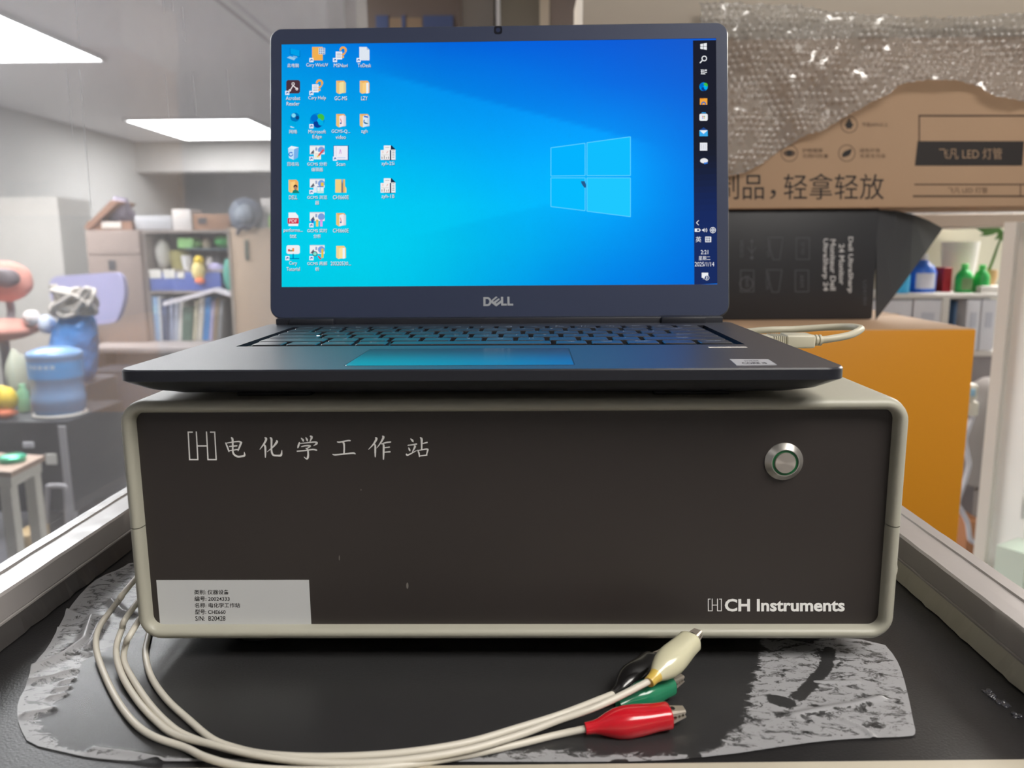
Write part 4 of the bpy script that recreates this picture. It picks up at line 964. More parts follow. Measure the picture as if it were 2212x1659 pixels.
for k, (u, v) in enumerate(((1616, 537), (1674, 537), (1734, 537), (1614, 607), (1672, 607), (1732, 607))):
    b = MB()
    if k in (2, 3, 5): frame(b, u-15, v-24, u+15, v+24, 1.6, mt_dprint, fmn)
    if k in (1, 4):
        for q in range(4):
            P_ = [(-17, -24), (17, -24), (10, 24), (-4, 24)]; (a, c), (d, e) = P_[q], P_[(q+1) % 4]; dd = Vector((d-a, e-c)); n = Vector((-dd.y, dd.x)).normalized()*.8
            b.face([fmn(u+a-n.x, v+c-n.y), fmn(u+d-n.x, v+e-n.y), fmn(u+d+n.x, v+e+n.y), fmn(u+a+n.x, v+c+n.y)], mt_dprint)
    if k == 0:
        b.face([fmn(u+8-.8, v-15), fmn(u+8+.8, v-15), fmn(u+8+.8, v+16), fmn(u+8-.8, v+16)], mt_dprint)
        b.face([fmn(u+8+3.5*math.cos(q*PI/5), v+20+3.5*math.sin(q*PI/5)) for q in range(10)], mt_dprint)
        b.face([fmn(u+4, v-14), fmn(u+12, v-14), fmn(u+8, v-21)], mt_dprint)
        for s in (1, -1): b.face([fmn(u+8, v+10), fmn(u+8+s*8, v+1), fmn(u+8+s*8, v-4), fmn(u+8+s*6.6, v-4), fmn(u+8+s*6.6, v), fmn(u+8, v+7)], mt_dprint)
    if k == 3:
        for q in range(16):
            a0, a1 = q*PI/8, (q+1)*PI/8; b.face([fmn(u-2+r*math.cos(a), v+6+r*math.sin(a), 1e-4) for r, a in ((15, a0), (15, a1), (13, a1), (13, a0))], mt_dprint)
    b.text(('VIDEO', 'PREMIER', '24" FHD', '360', 'COLOR', 'ARM')[k], 10, lambda a, c, w=0: fmn(u + (-14 if k in (0, 1, 4) else 0) + c, v + a, 2e-4), (0, 0), mt_dprint, fit=((38, 8) if k in (0, 1, 4) else (26, 8)))
    b.build('printed_symbol', mc)
# carton of light tubes on top of it, then a pale carton above
YL = YM - .012
lx0, lx1, lz0, lz1 = cbox(1256, 83, 2300, 452, YL); lz0 = bz1; lz1 = pyy(1730, 83, YL).z
lx1 = lx0 + .98
lt = thing('light_tube_carton', 'long brown carton with black printed panel, lying on the black carton', 'box', ((lx0+lx1)/2, YL+.1, lz0))
MB().box((lx0, YL, lz0), (lx1, YL+.22, lz1), mt_card, .004).build('body', lt, smooth=30)
fl2 = front(YL, .0004)
for t_, u_r, wd in (('玻璃制品', 1650, 210), ('，', 1676, 13), ('轻拿轻放', 1909, 216)):
    pr = MB(); pr.text(t_, 50, lambda a, b, w=0: fl2(u_r + a, (420 if wd < 20 else 403) - b), (0, 0), mt_print, align='R', fit=(wd, 20 if wd < 20 else 56))
    pr.build('warning_print', lt, label='large black handling characters' if wd > 20 else None)
pb = MB(); pb.face([fl2(u, v) for u, v in ((1982, 305), (2212, 305), (2208, 358), (1976, 358))], mt_print)
mt_card2 = mat('carton print gap', (172, 142, 114), .7)
pb.text('飞凡 LED 灯管', 30, lambda a, b, w=0: fl2(2096 + a, 332 - b, 3e-4), (0, 0), mt_card2, fit=(136, 24)); pb.build('printed_panel', lt, label='black panel with product lettering')
p2 = MB()
for a, b, c, d in ((1984, 248, 2260, 252), (1984, 252, 1987, 305), (1975, 397, 2260, 400), (1972, 422, 2260, 426), (2203, 398, 2205, 424)): p2.face([fl2(u, v) for u, v in ((a, b), (c, b), (c, d), (a, d))], mat('thin print', (92, 70, 54), .6))
p2.text('飞凡 LED 灯管', 30, lambda a, b, w=0: fl2(2090 + a, 411 - b), (0, 0), MATS['thin print'], fit=(86, 13)); p2.build('printed_frame', lt)
for u, v, kind, ls in ((1834, 269, 0, ('节能60%以上',)), (1705, 331, 1, ('护眼健康', '无频闪伤害')), (1829, 331, 2, ('绿色环保', '无汞无污染'))):
    b = MB(); c = MATS['thin print']
    for q in range(24):
        a0, a1 = q*PI/12, (q+1)*PI/12; b.face([fl2(u+r*math.cos(a), v+r*math.sin(a)) for r, a in ((18.5, a0), (18.5, a1), (17, a1), (17, a0))], c)
    if kind == 0:
        b.face([fl2(u+r*math.cos(a), v+1+r*math.sin(a)) for r, a in [((10 if q % 2 == 0 else 7), q*PI/6) for q in range(12)]], mt_print)
        b.face([fl2(u-2, v-13, 1e-4), fl2(u+2, v-13, 1e-4), fl2(u+3, v-7, 1e-4), fl2(u-3, v-7, 1e-4)], mt_print)
    elif kind == 1:
        b.face([fl2(u+13*math.cos(q*PI/10), v+7*math.sin(q*PI/10)) for q in range(20)], c); b.face([fl2(u+6*math.cos(q*PI/8), v+6*math.sin(q*PI/8), 1e-4) for q in range(16)], mt_print)
    else:
        b.face([fl2(u+x, v+y) for x, y in ((-9, 9), (-10, 2), (-5, -4), (2, -7), (10, -10), (10, -3), (6, 4), (0, 7))], mt_print)
    for q, t in enumerate(ls): b.text(t, 10, lambda a, bb_, w=0: fl2(u + 28 + a, v + (q*12 - 6*(len(ls)-1)) - bb_), (0, 0), c, align='L', fit=(56 if len(t) > 4 else 44, 9))
    b.build('printed_symbol', lt)
pc = MB(); top_z = pyy(1730, -75, YL).z
pc.box((lx0, YL+.002, lz1+.0005), (lx1-.02, YL+.24, top_z), mat('pale grey carton', (196, 184, 168), .6, vary=.03, vscale=4), .004)
o = pc.build('pale_carton', None, smooth=30, loc=((lx0+lx1)/2, YL+.12, lz1)); tag(o, 'pale greyish carton on top of the brown light tube carton', 'box')
# bubble wrap hanging over their fronts
WR = [(1505,15),(1700,22),(1850,36),(2000,46),(2130,40),(2240,36),(2240,232),(2212,225),(2165,221),(2140,216),(2122,207),(2105,192),(2085,186),(2060,181),(2035,180),(2010,182),(1990,179),(1965,182),(1948,184),(1930,189),(1915,199),(1898,213),(1882,220),(1868,226),(1850,238),(1825,250),(1790,272),(1765,288),(1740,292),(1715,306),(1690,321),(1660,343),(1640,356),(1622,364),(1605,374),(1585,378),(1560,386),(1505,400)]
rnd = random.Random(3)
WP = [(p.x, p.z) for p in (pyy(u, v, YL) for u, v in WR)]
WPj = []
for i_ in range(len(WP)):
    (a, b), (c, d) = WP[i_], WP[(i_+1) % len(WP)]; L = math.hypot(c-a, d-b); n = max(1, int(L/.004))
    for q in range(n):
        t = q/n; jit = .0012 if 5 < i_ < len(WP)-1 else .002; WPj.append((a+(c-a)*t + rnd.uniform(-jit, jit), b+(d-b)*t + rnd.uniform(-jit, jit)))
st_ = .00155
XW, ZW = np.meshgrid(np.arange(min(p[0] for p in WP)-.004, max(p[0] for p in WP)+.004, st_), np.arange(min(p[1] for p in WP)-.004, max(p[1] for p in WP)+.004, st_))
def wrap_y(X, Z):
    P = .0108; rz = P*.866; row_ = np.round(Z/rz); xo = (row_ % 2)*P/2; col = np.round((X-xo)/P); cx, cz = col*P+xo, row_*rz
    best = np.hypot(X-cx, Z-cz)
    jx = np.sin(col*12.9898+row_*78.233)*43758.5453; jx = jx-np.floor(jx)
    dome = np.where(jx > .26, .0036*np.sqrt(np.clip(1-(best/.0049)**2, 0, 1))*(.45+.75*jx), .0004*np.sin(X*1900)*np.sin(Z*1700))
    fold = np.array([[noise.noise(Vector((x*7+z*3, z*11-x*4, 2.3)))*.5 + .5*noise.noise(Vector((x*19+z*11, z*23-x*13, 5.1))) for x, z in zip(r0, r1)] for r0, r1 in zip(X[::6, ::6], Z[::6, ::6])])
    fy = np.repeat(np.repeat(fold, 6, 0), 6, 1)[:X.shape[0], :X.shape[1]]
    k = np.ones(25)/25   # smooth the coarse folds
    fy = np.apply_along_axis(lambda r: np.convolve(np.pad(r, 12, 'edge'), k, 'valid'), 0, fy); fy = np.apply_along_axis(lambda r: np.convolve(np.pad(r, 12, 'edge'), k, 'valid'), 1, fy)
    return .003 + np.clip(fy*.055 + .016, 0, .06) + dome
wm_ = bpy.data.materials.new('bubble wrap film'); wm_.use_nodes = True; nt = wm_.node_tree; nt.nodes.clear()
out = N('ShaderNodeOutputMaterial'); tr = N('ShaderNodeBsdfTransparent'); tr.inputs[0].default_value = (.93, .92, .90, 1); df = N('ShaderNodeBsdfDiffuse'); df.inputs[0].default_value = (.75, .74, .72, 1); tl = N('ShaderNodeBsdfTranslucent'); tl.inputs[0].default_value = (.7, .69, .67, 1)
gl = N('ShaderNodeBsdfGlossy'); gl.inputs['Roughness'].default_value = .09
ma = N('ShaderNodeMixShader', _0=.4); Lk(df.outputs[0], ma.inputs[1]); Lk(tl.outputs[0], ma.inputs[2])
mb_ = N('ShaderNodeMixShader', _0=.42); Lk(tr.outputs[0], mb_.inputs[1]); Lk(ma.outputs[0], mb_.inputs[2])
lw_ = N('ShaderNodeLayerWeight', _0=.35); mx_ = N('ShaderNodeMapRange', _3=.10, _4=.5); Lk(lw_.outputs['Fresnel'], mx_.inputs[0])
mcx = N('ShaderNodeMixShader'); Lk(mx_.outputs[0], mcx.inputs[0]); Lk(mb_.outputs[0], mcx.inputs[1]); Lk(gl.outputs[0], mcx.inputs[2]); Lk(mcx.outputs[0], out.inputs[0])
me = sheet_mesh('bubble_wrap', XW, ZW, WPj, wrap_y, {}, lambda x, z, y: (x, YL - y, z))
me.materials.append(wm_)
bw = bpy.data.objects.new('bubble_wrap', me); COL.objects.link(bw); tag(bw, 'torn sheet of clear bubble wrap hanging over the brown light tube carton', 'bubble wrap')
# ------------------------------------------------------------------ room beyond the glass, at the left
def simple(name, label, cat, mb, loc, group=None, smooth=40):
    return tag(mb.build(name, None, smooth=smooth, loc=loc), label, cat, group)
def pbox(x0, y0, x1, y1, Y, D, m, bev=.004, z0=None, z1=None):
    a, b, c, d = cbox(x0, y0, x1, y1, Y); c = c if z0 is None else z0; d = d if z1 is None else z1
    return MB().box((a, Y, c), (b, Y+D, d), m, bev), ((a+b)/2, Y+D/2, c)
g = lambda n, c, r=.55: mat(n, c, r, vary=.04, vscale=9)
# pale cupboard at the far left, box and cable on the far wall
t_, l_ = pbox(-60, 425, 142, 800, 6.2, .5, g('pale enamel', (206, 202, 196)), .01, z0=FLOOR)
simple('cupboard', 'tall pale cupboard at the far left edge of the room', 'cupboard', t_, l_)
t_, l_ = pbox(128, 388, 144, 438, 10.5, .09, g('dark grey box', (104, 102, 112)))
simple('wall_box', 'small dark grey box high on the far wall with a cable below', 'wall box', t_, l_)
cbm = MB().tube([pyy(137, 440, 10.55), pyy(150, 458, 10.55), pyy(168, 470, 10.55), pyy(182, 500, 10.55), pyy(186, 560, 10.55)], .014, g('thin cable', (110, 108, 112)), 8, per=6)
simple('wall_cable', 'thin grey cable running down the far wall from the small box', 'cable', cbm, pyy(150, 500, 10.5))
# desk
YD = 5.15; ZD = pyy(400, 737, YD).z
dk = thing('desk', 'long pale desk far behind the glass carrying the shelf of books', 'desk', (pyy(390, 740, 5.2).x, 5.2, FLOOR))
dx0, dx1 = pyy(186, 740, 4.85).x, pyy(610, 740, 4.85).x
MB().box((dx0, 4.80, ZD-.035), (dx1, 5.75, ZD), g('desk top', (176, 166, 164)), .006).build('desktop', dk)
MB().box((dx0+.05, 5.0, ZD-.34), (dx1-.05, 5.03, ZD-.035), g('desk apron', (150, 146, 158))).build('modesty_panel', dk)
for x in (dx0+.06, (dx0+dx1)/2, dx1-.1): MB().box((x, 4.86, FLOOR), (x+.05, 5.6, ZD-.035), g('desk leg', (96, 90, 98))).build('leg', dk)
# big carton and open carton
t_ = thing('tall_carton', 'tall greyish brown carton with a hand hole, left end of the desk', 'box', (pyy(258, 740, YD).x, YD+.15, ZD))
m, l = pbox(194, 497, 309, 740, YD-.05, .4, g('greyish card', (150, 134, 126), .75), .01, z0=ZD); ztc = max(v.co.z for v in m.bm.verts); m.build('body', t_, smooth=30)
m, l = pbox(234, 562, 250, 583, YD-.053, .004, g('hole dark', (84, 82, 86))); m.build('hand_hole', t_)
m, l = pbox(194, 548, 309, 550, YD-.052, .004, g('card seam', (118, 104, 98))); m.build('seam', t_)
t_ = thing('open_carton', 'open brown carton with raised flap on top of the tall greyish carton', 'box', (pyy(240, 497, YD).x, YD+.12, ztc))
a, b, c, d = cbox(188, 478, 285, 497, YD); c = ztc; ob = MB(); cw = g('brown card', (150, 112, 92), .75)
for lo, hi in (((a, YD, c), (b, YD+.01, d)), ((a, YD+.27, c), (b, YD+.28, d)), ((a, YD, c), (a+.01, YD+.28, d)), ((b-.01, YD, c), (b, YD+.28, d)), ((a, YD, c), (b, YD+.28, c+.008))): ob.box(lo, hi, cw)
ob.build('body', t_)
fb = MB(); P_ = [pyy(u, v, YD-.02) for u, v in ((180, 492), (192, 496), (256, 436), (240, 432))]; fb.loft([[p + Vector((0, .26, 0)) for p in P_], P_], cw); fb.build('flap', t_)
m, l = pbox(219, 479, 262, 493, YD-.006, .004, g('white label', (222, 214, 206))); m.build('paper_label', t_)
pl_ = MB().ball(pyy(260, 458, YD+.13), (.082, .08, .10), g('lilac grey bag', (140, 132, 150)), 16, .35, 3); simple('plastic_bag', 'lilac grey bag stuffed in the open brown carton', 'bag', pl_, pyy(270, 478, YD+.13))
# shelf unit
su = thing('shelf_unit', 'dark backed desk shelf holding books, plush toys and blue drawers', 'shelf', (pyy(410, 740, YD).x, YD+.15, ZD))
a, b, c, d = cbox(322, 497, 500, 740, YD); c = ZD; mt_su = g('shelf board', (156, 146, 140)); DEP = .30
MB().box((a, YD+DEP, c), (b, YD+DEP+.015, d), g('shelf back', (66, 68, 82))).build('back_panel', su)
for x in (a-.02, b): MB().box((x, YD, c), (x+.02, YD+DEP+.015, d), mt_su).build('side_panel', su)
def zat(v): return pyy(410, v, YD).z
for v in (497, 583, 628): MB().box((a, YD, zat(v)-.016), (b, YD+DEP, zat(v)), mt_su).build('shelf', su)
xg = pyy(398, 537, YD).x
MB().box((xg, YD+.02, zat(537)-.008), (b, YD+DEP, zat(537)), g('glass shelf', (110, 130, 140), .2)).build('shelf', su)
z_top, z_gl, z_mid, z_low = zat(497)+.0005, zat(537)+.0005, zat(583)+.0005, zat(628)+.0005
m, l = pbox(290, 466, 370, 496, YD+.03, .22, g('pale grey plastic', (190, 190, 194)), .01, z0=max(z_top, ztc)+.001); simple('storage_tray', 'long pale grey tray lying on top of the desk shelf', 'tray', m, l)
m, l = pbox(372, 452, 413, 496, YD+.02, .2, g('white card', (224, 218, 214)), .006, z0=z_top); bmesh.ops.rotate(m.bm, verts=m.bm.verts, cent=Vector(l)+Vector((0, 0, .0)), matrix=Matrix.Rotation(.0, 3, 'Y')); simple('white_box', 'small white box on top of the desk shelf beside the brown carton', 'box', m, l)
m, l = pbox(417, 462, 497, 496, YD+.03, .24, g('brown card 2', (158, 122, 98), .75), .006, z0=z_top)
o = simple('brown_carton', 'low brown carton with a dark hole on the right end of the desk shelf', 'box', m, l)
m, l = pbox(428, 470, 446, 484, YD+.027, .004, g('hole dark', (84, 82, 86))); h_ = m.build('hand_hole', o)
def itm(x0, y0, x1, y1, Y, D, m, z, name, label, cat, group=None, kind='box', bev=.01):
    if kind == 'box': mb, l = pbox(x0, y0, x1, y1, Y, D, m, bev, z0=z)
    else:
        a, b, c, d = cbox(x0, y0, x1, y1, Y); l = ((a+b)/2, Y+D/2, z); hh = d - z
        if kind == 'ball': mb = MB().ball((l[0], l[1], z + hh/2), ((b-a)/2, D/2, hh/2), m, 14, .18, x0)
        elif kind == 'pot': mb = MB().lathe([((b-a)/2*.72, 0), ((b-a)/2*.9, hh*.5), ((b-a)/2, hh), ((b-a)/2*.9, hh), ((b-a)/2*.8, hh*.6)], l, m, 18)
        elif kind == 'jar': mb = MB().lathe([((b-a)/2*.95, 0), ((b-a)/2, hh*.05), ((b-a)/2, hh*.72), ((b-a)/2*.6, hh*.82), ((b-a)/2*.6, hh)], l, m, 18)
    return simple(name, label, cat, mb, l, group, 50)
Y2 = YD+.06
itm(382, 514, 416, 535, Y2, .15, g('light green tub', (160, 220, 140)), z_gl, 'green_tub', 'light green tub on the glass shelf under the top board', 'tub')
itm(418, 518, 432, 535, Y2, .12, g('mid green', (110, 160, 90)), z_gl, 'green_pack', 'small green pack right of the light green tub', 'pack', kind='ball')
itm(430, 514, 447, 535, Y2, .12, g('tan jar', (180, 164, 140)), z_gl, 'tan_jar', 'small tan jar between the green packs on the glass shelf', 'jar', kind='jar')
itm(455, 506, 495, 535, Y2, .15, g('strong green', (60, 168, 84)), z_gl, 'green_bag', 'bright green bag at the right end of the glass shelf', 'bag', kind='ball')
itm(327, 516, 357, 582, Y2, .16, g('white fabric', (226, 224, 218)), z_mid, 'white_bag', 'tall white crumpled bag at the left end of the shelf', 'bag', kind='ball')
itm(355, 541, 400, 582, Y2+.04, .16, g('olive basket', (186, 178, 112)), z_mid, 'olive_basket', 'olive yellow basket beside the tall white bag', 'basket', kind='pot')
itm(386, 552, 410, 583, Y2-.03, .10, g('white cup', (226, 226, 226)), z_mid, 'white_cup', 'white cup in front of the olive basket', 'cup', kind='pot')
itm(441, 553, 457, 582, Y2+.03, .08, g('white ball', (232, 226, 222)), z_mid, 'white_ball', 'white round toy right of the yellow toy', 'toy', kind='ball')
itm(456, 549, 477, 582, Y2+.05, .1, g('black white toy', (92, 90, 92)), z_mid, 'grey_toy', 'dark grey round toy near the teal cloth', 'toy', kind='ball')
itm(440, 568, 480, 604, Y2-.06, .12, g('lilac plush', (194, 186, 226)), z_mid-.045, 'lilac_plush', 'lilac plush toy lying over the shelf edge', 'plush toy', kind='ball')
itm(479, 558, 501, 622, Y2-.07, .06, g('teal cloth', (88, 172, 156)), z_low+.002, 'teal_cloth', 'teal cloth hanging at the right end of the shelf', 'cloth', kind='ball')
yd = thing('yellow_plush', 'yellow plush toy with orange feet hanging over the shelf edge', 'plush toy', pyy(428, 612, YD-.03))
MB().ball(pyy(429, 585, YD-.02), (.045, .04, .075), g('pale yellow', (240, 222, 150)), 14, .15, 1).build('body', yd, smooth=60)
MB().ball(pyy(430, 563, YD-.02), (.034, .034, .034), g('strong yellow', (240, 206, 60)), 14).build('head', yd, smooth=60)
MB().ball(pyy(432, 607, YD-.05), (.036, .03, .02), g('orange felt', (238, 128, 84)), 12).build('feet', yd, smooth=60)
bd = thing('drawer_box', 'blue desk drawer box with two white label plates', 'drawer box', (pyy(400, 628, YD).x, YD+.1, z_low))
m, l = pbox(323, 585, 476, 628, YD-.005, .2, g('blue plastic', (88, 110, 186)), .006, z0=z_low, z1=z_mid-.018); m.build('body', bd, smooth=30)
for x0_, x1_ in ((322, 348), (353, 378), (382, 398)):
    m, l = pbox(x0_, 582 if x0_ < 380 else 588, x1_, 601, YD-.009, .004, g('label plate', (232, 230, 222))); m.build('label_plate', bd)
ps = MB(); P_ = [pyy(u, v, YD-.10) for u, v in ((352, 652), (420, 634), (462, 622), (497, 634), (497, 641), (462, 630), (420, 643), (352, 661))]
ps.loft([[p+Vector((0, .09, 0)) for p in P_], P_], g('paper white', (226, 222, 228))); simple('paper_stack', 'bent stack of white papers hanging below the blue drawers', 'papers', ps, pyy(425, 645, YD-.06))
BK = [(330, 341, 640, (150, 190, 232), 1, 'light blue'), (342, 347, 640, (226, 230, 236), 1, 'thin white'), (348, 362, 646, (62, 74, 110), 2, 'navy'), (363, 371, 644, (150, 160, 186), 4, 'grey blue'), (372, 380, 648, (176, 184, 202), 6, 'pale grey blue'), (381, 388, 646, (228, 226, 220), 7, 'white'),
      (389, 411, 664, (88, 116, 100), 7, 'thick dark green'), (412, 420, 650, (208, 202, 176), 8, 'cream'), (421, 433, 640, (222, 218, 206), 8, 'ivory'), (434, 447, 640, (72, 146, 216), 8, 'bright blue'), (448, 455, 650, (190, 184, 224), 8, 'lilac'), (456, 464, 644, (160, 140, 116), 8, 'tan'), (465, 474, 646, (146, 148, 150), 8, 'grey')]
for x0_, x1_, yt, c, lean, nm in BK:
    a, b, _, d = cbox(x0_, yt, x1_, 735, YD+.03); hh = d - ZD; th = math.radians(lean)
    mb = MB().box((a, YD+.03, ZD), (b, YD+.24, ZD+hh), g('book %s' % nm, c), .003); w_ = b-a
    for v in mb.bm.verts: v.co.x += (v.co.z-ZD)*math.tan(th)
    o = mb.build('book', None, smooth=30, loc=((a+b)/2, YD+.13, ZD)); tag(o, '%s book leaning in the row under the blue drawers' % nm, 'book', 'books on the desk')
    sp = MB().box((a+w_*.2, YD+.027, ZD+hh*.62), (b-w_*.2, YD+.03, ZD+hh*.80), g('spine label %s' % nm, tuple(min(255, int(q*1.15+14)) for q in c)))
    for v in sp.bm.verts: v.co.x += (v.co.z-ZD)*math.tan(th)
    so = sp.build('spine_label', o)
# tan partition with things on it
YP = 5.0
m, l = pbox(501, 492, 640, 742, YP, .06, g('tan fabric', (190, 168, 146), .85), .01, z0=ZD); zpt = max(v.co.z for v in m.bm.verts)
o = simple('desk_partition', 'tan fabric desk partition just left of the laptop lid', 'partition', m, l)
m, l = pbox(497, 492, 503, 742, YP-.01, .09, g('partition edge', (160, 150, 140)), .004, z0=ZD); m.build('edge_trim', o)
m, l = pbox(528, 519, 537, 562, YP-.012, .011, g('dark clip', (96, 102, 92)), .003); simple('hanging_clip', 'dark grey green clip hanging on the tan partition', 'clip', m, l)
bp_ = thing('backpack', 'grey blue backpack resting on top of the tan partition', 'bag', (pyy(535, 495, YP).x, YP+.03, zpt))
MB().ball(pyy(532, 464, YP+.05), (.105, .09, .118), g('grey blue nylon', (112, 122, 138)), 18, .22, 4).build('body', bp_, smooth=60)
MB().ball(pyy(527, 462, YP-.03), (.062, .04, .06), g('pale nylon', (154, 164, 176)), 14, .2, 9).build('pocket', bp_, smooth=60)
MB().tube([pyy(512, 505, YP-.02), pyy(525, 488, YP-.06), pyy(545, 490, YP-.05), pyy(560, 470, YP-.02)], .012, g('dark strap', (72, 78, 90)), 8, per=6).build('strap', bp_, smooth=60)
m, l = pbox(564, 428, 600, 462, YP+.1, .05, g('white card', (224, 218, 214)), .004); simple('white_card', 'white card standing beside the backpack, partly behind the lid', 'card', m, l)
itm(576, 462, 596, 492, YP+.01, .07, g('lime bottle', (160, 210, 120)), zpt, 'lime_bottle', 'lime green bottle standing beside the backpack, partly behind the lid', 'bottle', kind='jar')
# lilac glass reflection shaped as an added chair, blue bag, water jug
YC_ = 4.42
ch = thing('reflection_chair', 'added lilac chair shape for a reflection in the glass, behind the blue bag', 'chair', (pyy(190, 800, YC_).x, YC_, FLOOR))
P_ = [(108, 640), (106, 612), (114, 599), (130, 596), (190, 592), (245, 588), (258, 592), (266, 606), (270, 640), (255, 690), (240, 700), (130, 706)]
cs_ = chaikin([pyy(u, v, YC_) for u, v in P_], 2, True); cb_ = MB(); cb_.loft([[p+Vector((0, .05, 0)) for p in cs_], cs_], mat('lilac reflection', (186, 184, 224), .5)); cb_.build('backrest', ch, smooth=40)  # lilac of the glass reflection put into the backrest colour
MB().box((pyy(135, 800, YC_).x, YC_-.40, -.62), (pyy(250, 800, YC_).x, YC_+.02, -.55), g('grey seat', (120, 118, 128)), .02).build('seat', ch)
cx = pyy(190, 800, YC_).x
MB().tube([(cx, YC_-.18, FLOOR+.08), (cx, YC_-.18, -.62)], .03, mt_dark, 10).build('column', ch)
for q in range(5): MB().tube([(cx, YC_-.18, FLOOR+.09), (cx+.2*math.cos(q*1.257), YC_-.18+.2*math.sin(q*1.257), FLOOR+.03)], .022, mt_dark, 8).build('leg', ch)
MB().tube([(cx, YC_-.1, -.60), (cx, YC_+.06, -.5), (cx, YC_+.07, -.3)], .02, mt_dark, 8, per=5).build('back_support', ch)
YB_ = 3.75
bg = thing('blue_bag', 'large blue bag tied at the top with pale cord, behind the water jug', 'bag', (pyy(165, 820, YB_).x, YB_, pyy(165, 822, YB_).z))
rings = []
for v, xa, xb in ((824, 112, 196), (800, 106, 205), (770, 104, 207), (740, 110, 206), (710, 118, 205), (690, 128, 202), (676, 140, 192), (668, 152, 180)):
    a, b = pyy(xa, v, YB_), pyy(xb, v, YB_); c = (a+b)/2; r = (b.x-a.x)/2
    rings.append([Vector((c.x + r*math.cos(k*PI/14)*(1+.14*noise.noise(Vector((k*.7, v*.035, 1)))), YB_ + .8*r*math.sin(k*PI/14)*(1+.5*noise.noise(Vector((k*.8, v*.03, 7)))), a.z)) for k in range(28)])
bb_ = MB(); bb_.loft(rings, mat('blue plastic bag', (64, 140, 214), .32, bump=(11, .8, .05))); bb_.build('body', bg, smooth=70)
kn = MB(); rk = random.Random(5)
for q in range(9):
    p0 = pyy(160+rk.uniform(-8, 8), 668+rk.uniform(-6, 6), YB_-.08)
    pts = [p0 + Vector((rk.uniform(-.12, .10), rk.uniform(-.03, .06), rk.uniform(-.05, .12))) for _ in range(4)]
    kn.tube([p0]+pts, .012, mat('pale cord', (206, 198, 190), .6), 7, per=6)
kn.ball(pyy(128, 668, YB_-.04), (.05, .04, .05), MATS['pale cord'], 12, .3, 2); kn.build('cord', bg, smooth=60)
bs = MB(); zb_ = pyy(165, 822, YB_).z-.001
bs.box((pyy(106, 830, YB_).x, YB_-.13, FLOOR), (pyy(215, 830, YB_).x, YB_+.18, zb_), g('dark carton', (58, 60, 70)), .01); simple('dark_crate', 'dark crate on the floor under the blue bag', 'crate', bs, (pyy(158, 830, YB_).x, YB_, FLOOR))
YJ = 3.15
c0 = pyy(100, 905, YJ); rj = (pyy(155, 840, YJ).x - pyy(46, 840, YJ).x)/2; hj = pyy(100, 765, YJ).z - c0.z; cJ = (c0.x, YJ+rj, c0.z)
jg = thing('water_jug', 'large blue water jug with a blue printed band standing on a low cabinet', 'water jug', cJ)
mj = mat('blue jug plastic', (122, 166, 214), .18, spec=.6, vary=.1, vscale=5)
MB().lathe([(rj*.88, .012), (rj*.97, .03), (rj*.97, hj*.17), (rj, hj*.20), (rj, hj*.30), (rj*.97, hj*.33), (rj*.97, hj*.55), (rj, hj*.58), (rj, hj*.88), (rj*1.03, hj*.92), (rj*1.03, hj*.97), (rj*.97, hj), (rj*.55, hj*1.06)], cJ, mj, 36).build('body', jg, smooth=40)
lbp = MB(); lbp.lathe([(rj*1.004, hj*.60), (rj*1.006, hj*.86)], cJ, mat('blue label', (70, 165, 236), .35), 36)
lbp.build('label_band', jg, smooth=60, label='bright blue printed band')
w2 = MB()
for q in range(5):
    a0 = math.radians(-118 + q*13); 
    w2.face([(cJ[0]+rj*1.012*math.cos(a0+s*.08), cJ[1]+rj*1.012*math.sin(a0+s*.08), cJ[2]+hj*z_) for s, z_ in ((-1, .76), (1, .76), (1, .82), (-1, .82))], g('label print', (190, 214, 236)))
w2.build('label_print', jg)
MB().lathe([(rj*1.0, 0), (rj*1.02, .004), (rj*.98, .011), (rj*.9, .012)], cJ, g('white collar', (214, 210, 204)), 36).build('base_collar', jg, smooth=40)
lc = thing('low_cabinet', 'low dark cabinet with pale legs under the water jug', 'cabinet', (pyy(80, 1000, YJ).x, YJ+.2, FLOOR))
a, b = pyy(-60, 912, YJ).x, pyy(160, 912, YJ).x
MB().box((a, YJ-.05, c0.z-.42), (b, YJ+.45, c0.z-.001), g('dark cabinet', (56, 55, 60)), .006).build('body', lc)
for x in (a+.01, b-.045): MB().box((x, YJ-.055, FLOOR), (x+.035, YJ-.02, c0.z-.02), g('pale leg', (170, 168, 172)), .004).build('leg', lc)
m, l = pbox(98, 980, 122, 1004, YJ-.056, .006, g('label plate', (232, 230, 222))); m.build('tag', lc)
m, l = pbox(48, 955, 72, 968, YJ-.06, .01, g('bright handle', (206, 206, 210))); m.build('handle', lc)
# toys at the left edge standing on the cabinet
yt = thing('yellow_toy', 'yellow and orange toy beside the water jug at the left edge', 'toy', (pyy(8, 908, YJ).x, YJ+.03, c0.z))
MB().ball(pyy(8, 862, YJ+.03), (.058, .05, .062), g('strong yellow', (240, 206, 60)), 14, .15, 2).build('body', yt, smooth=60)
p = pyy(10, 898, YJ+.02); MB().ball((p.x, p.y, c0.z+.026), (.05, .05, .026), g('orange felt', (238, 128, 84)), 12, .2, 3).build('feet', yt, smooth=60)
itm(22, 835, 46, 908, YJ+.12, .12, g('mint toy', (130, 190, 150)), c0.z, 'mint_bottle', 'mint green bottle between the yellow toy and the water jug', 'bottle', kind='jar')
itm(2, 760, 40, 906, YJ+.28, .14, g('pale olive', (190, 194, 176)), c0.z, 'pale_bag', 'pale green crumpled bag behind the yellow toy', 'bag', kind='ball')
pdm, pdl = pbox(206, 800, 420, 1090, 4.52, .27, g('blue grey steel', (60, 62, 74), .4), .01, z0=FLOOR)
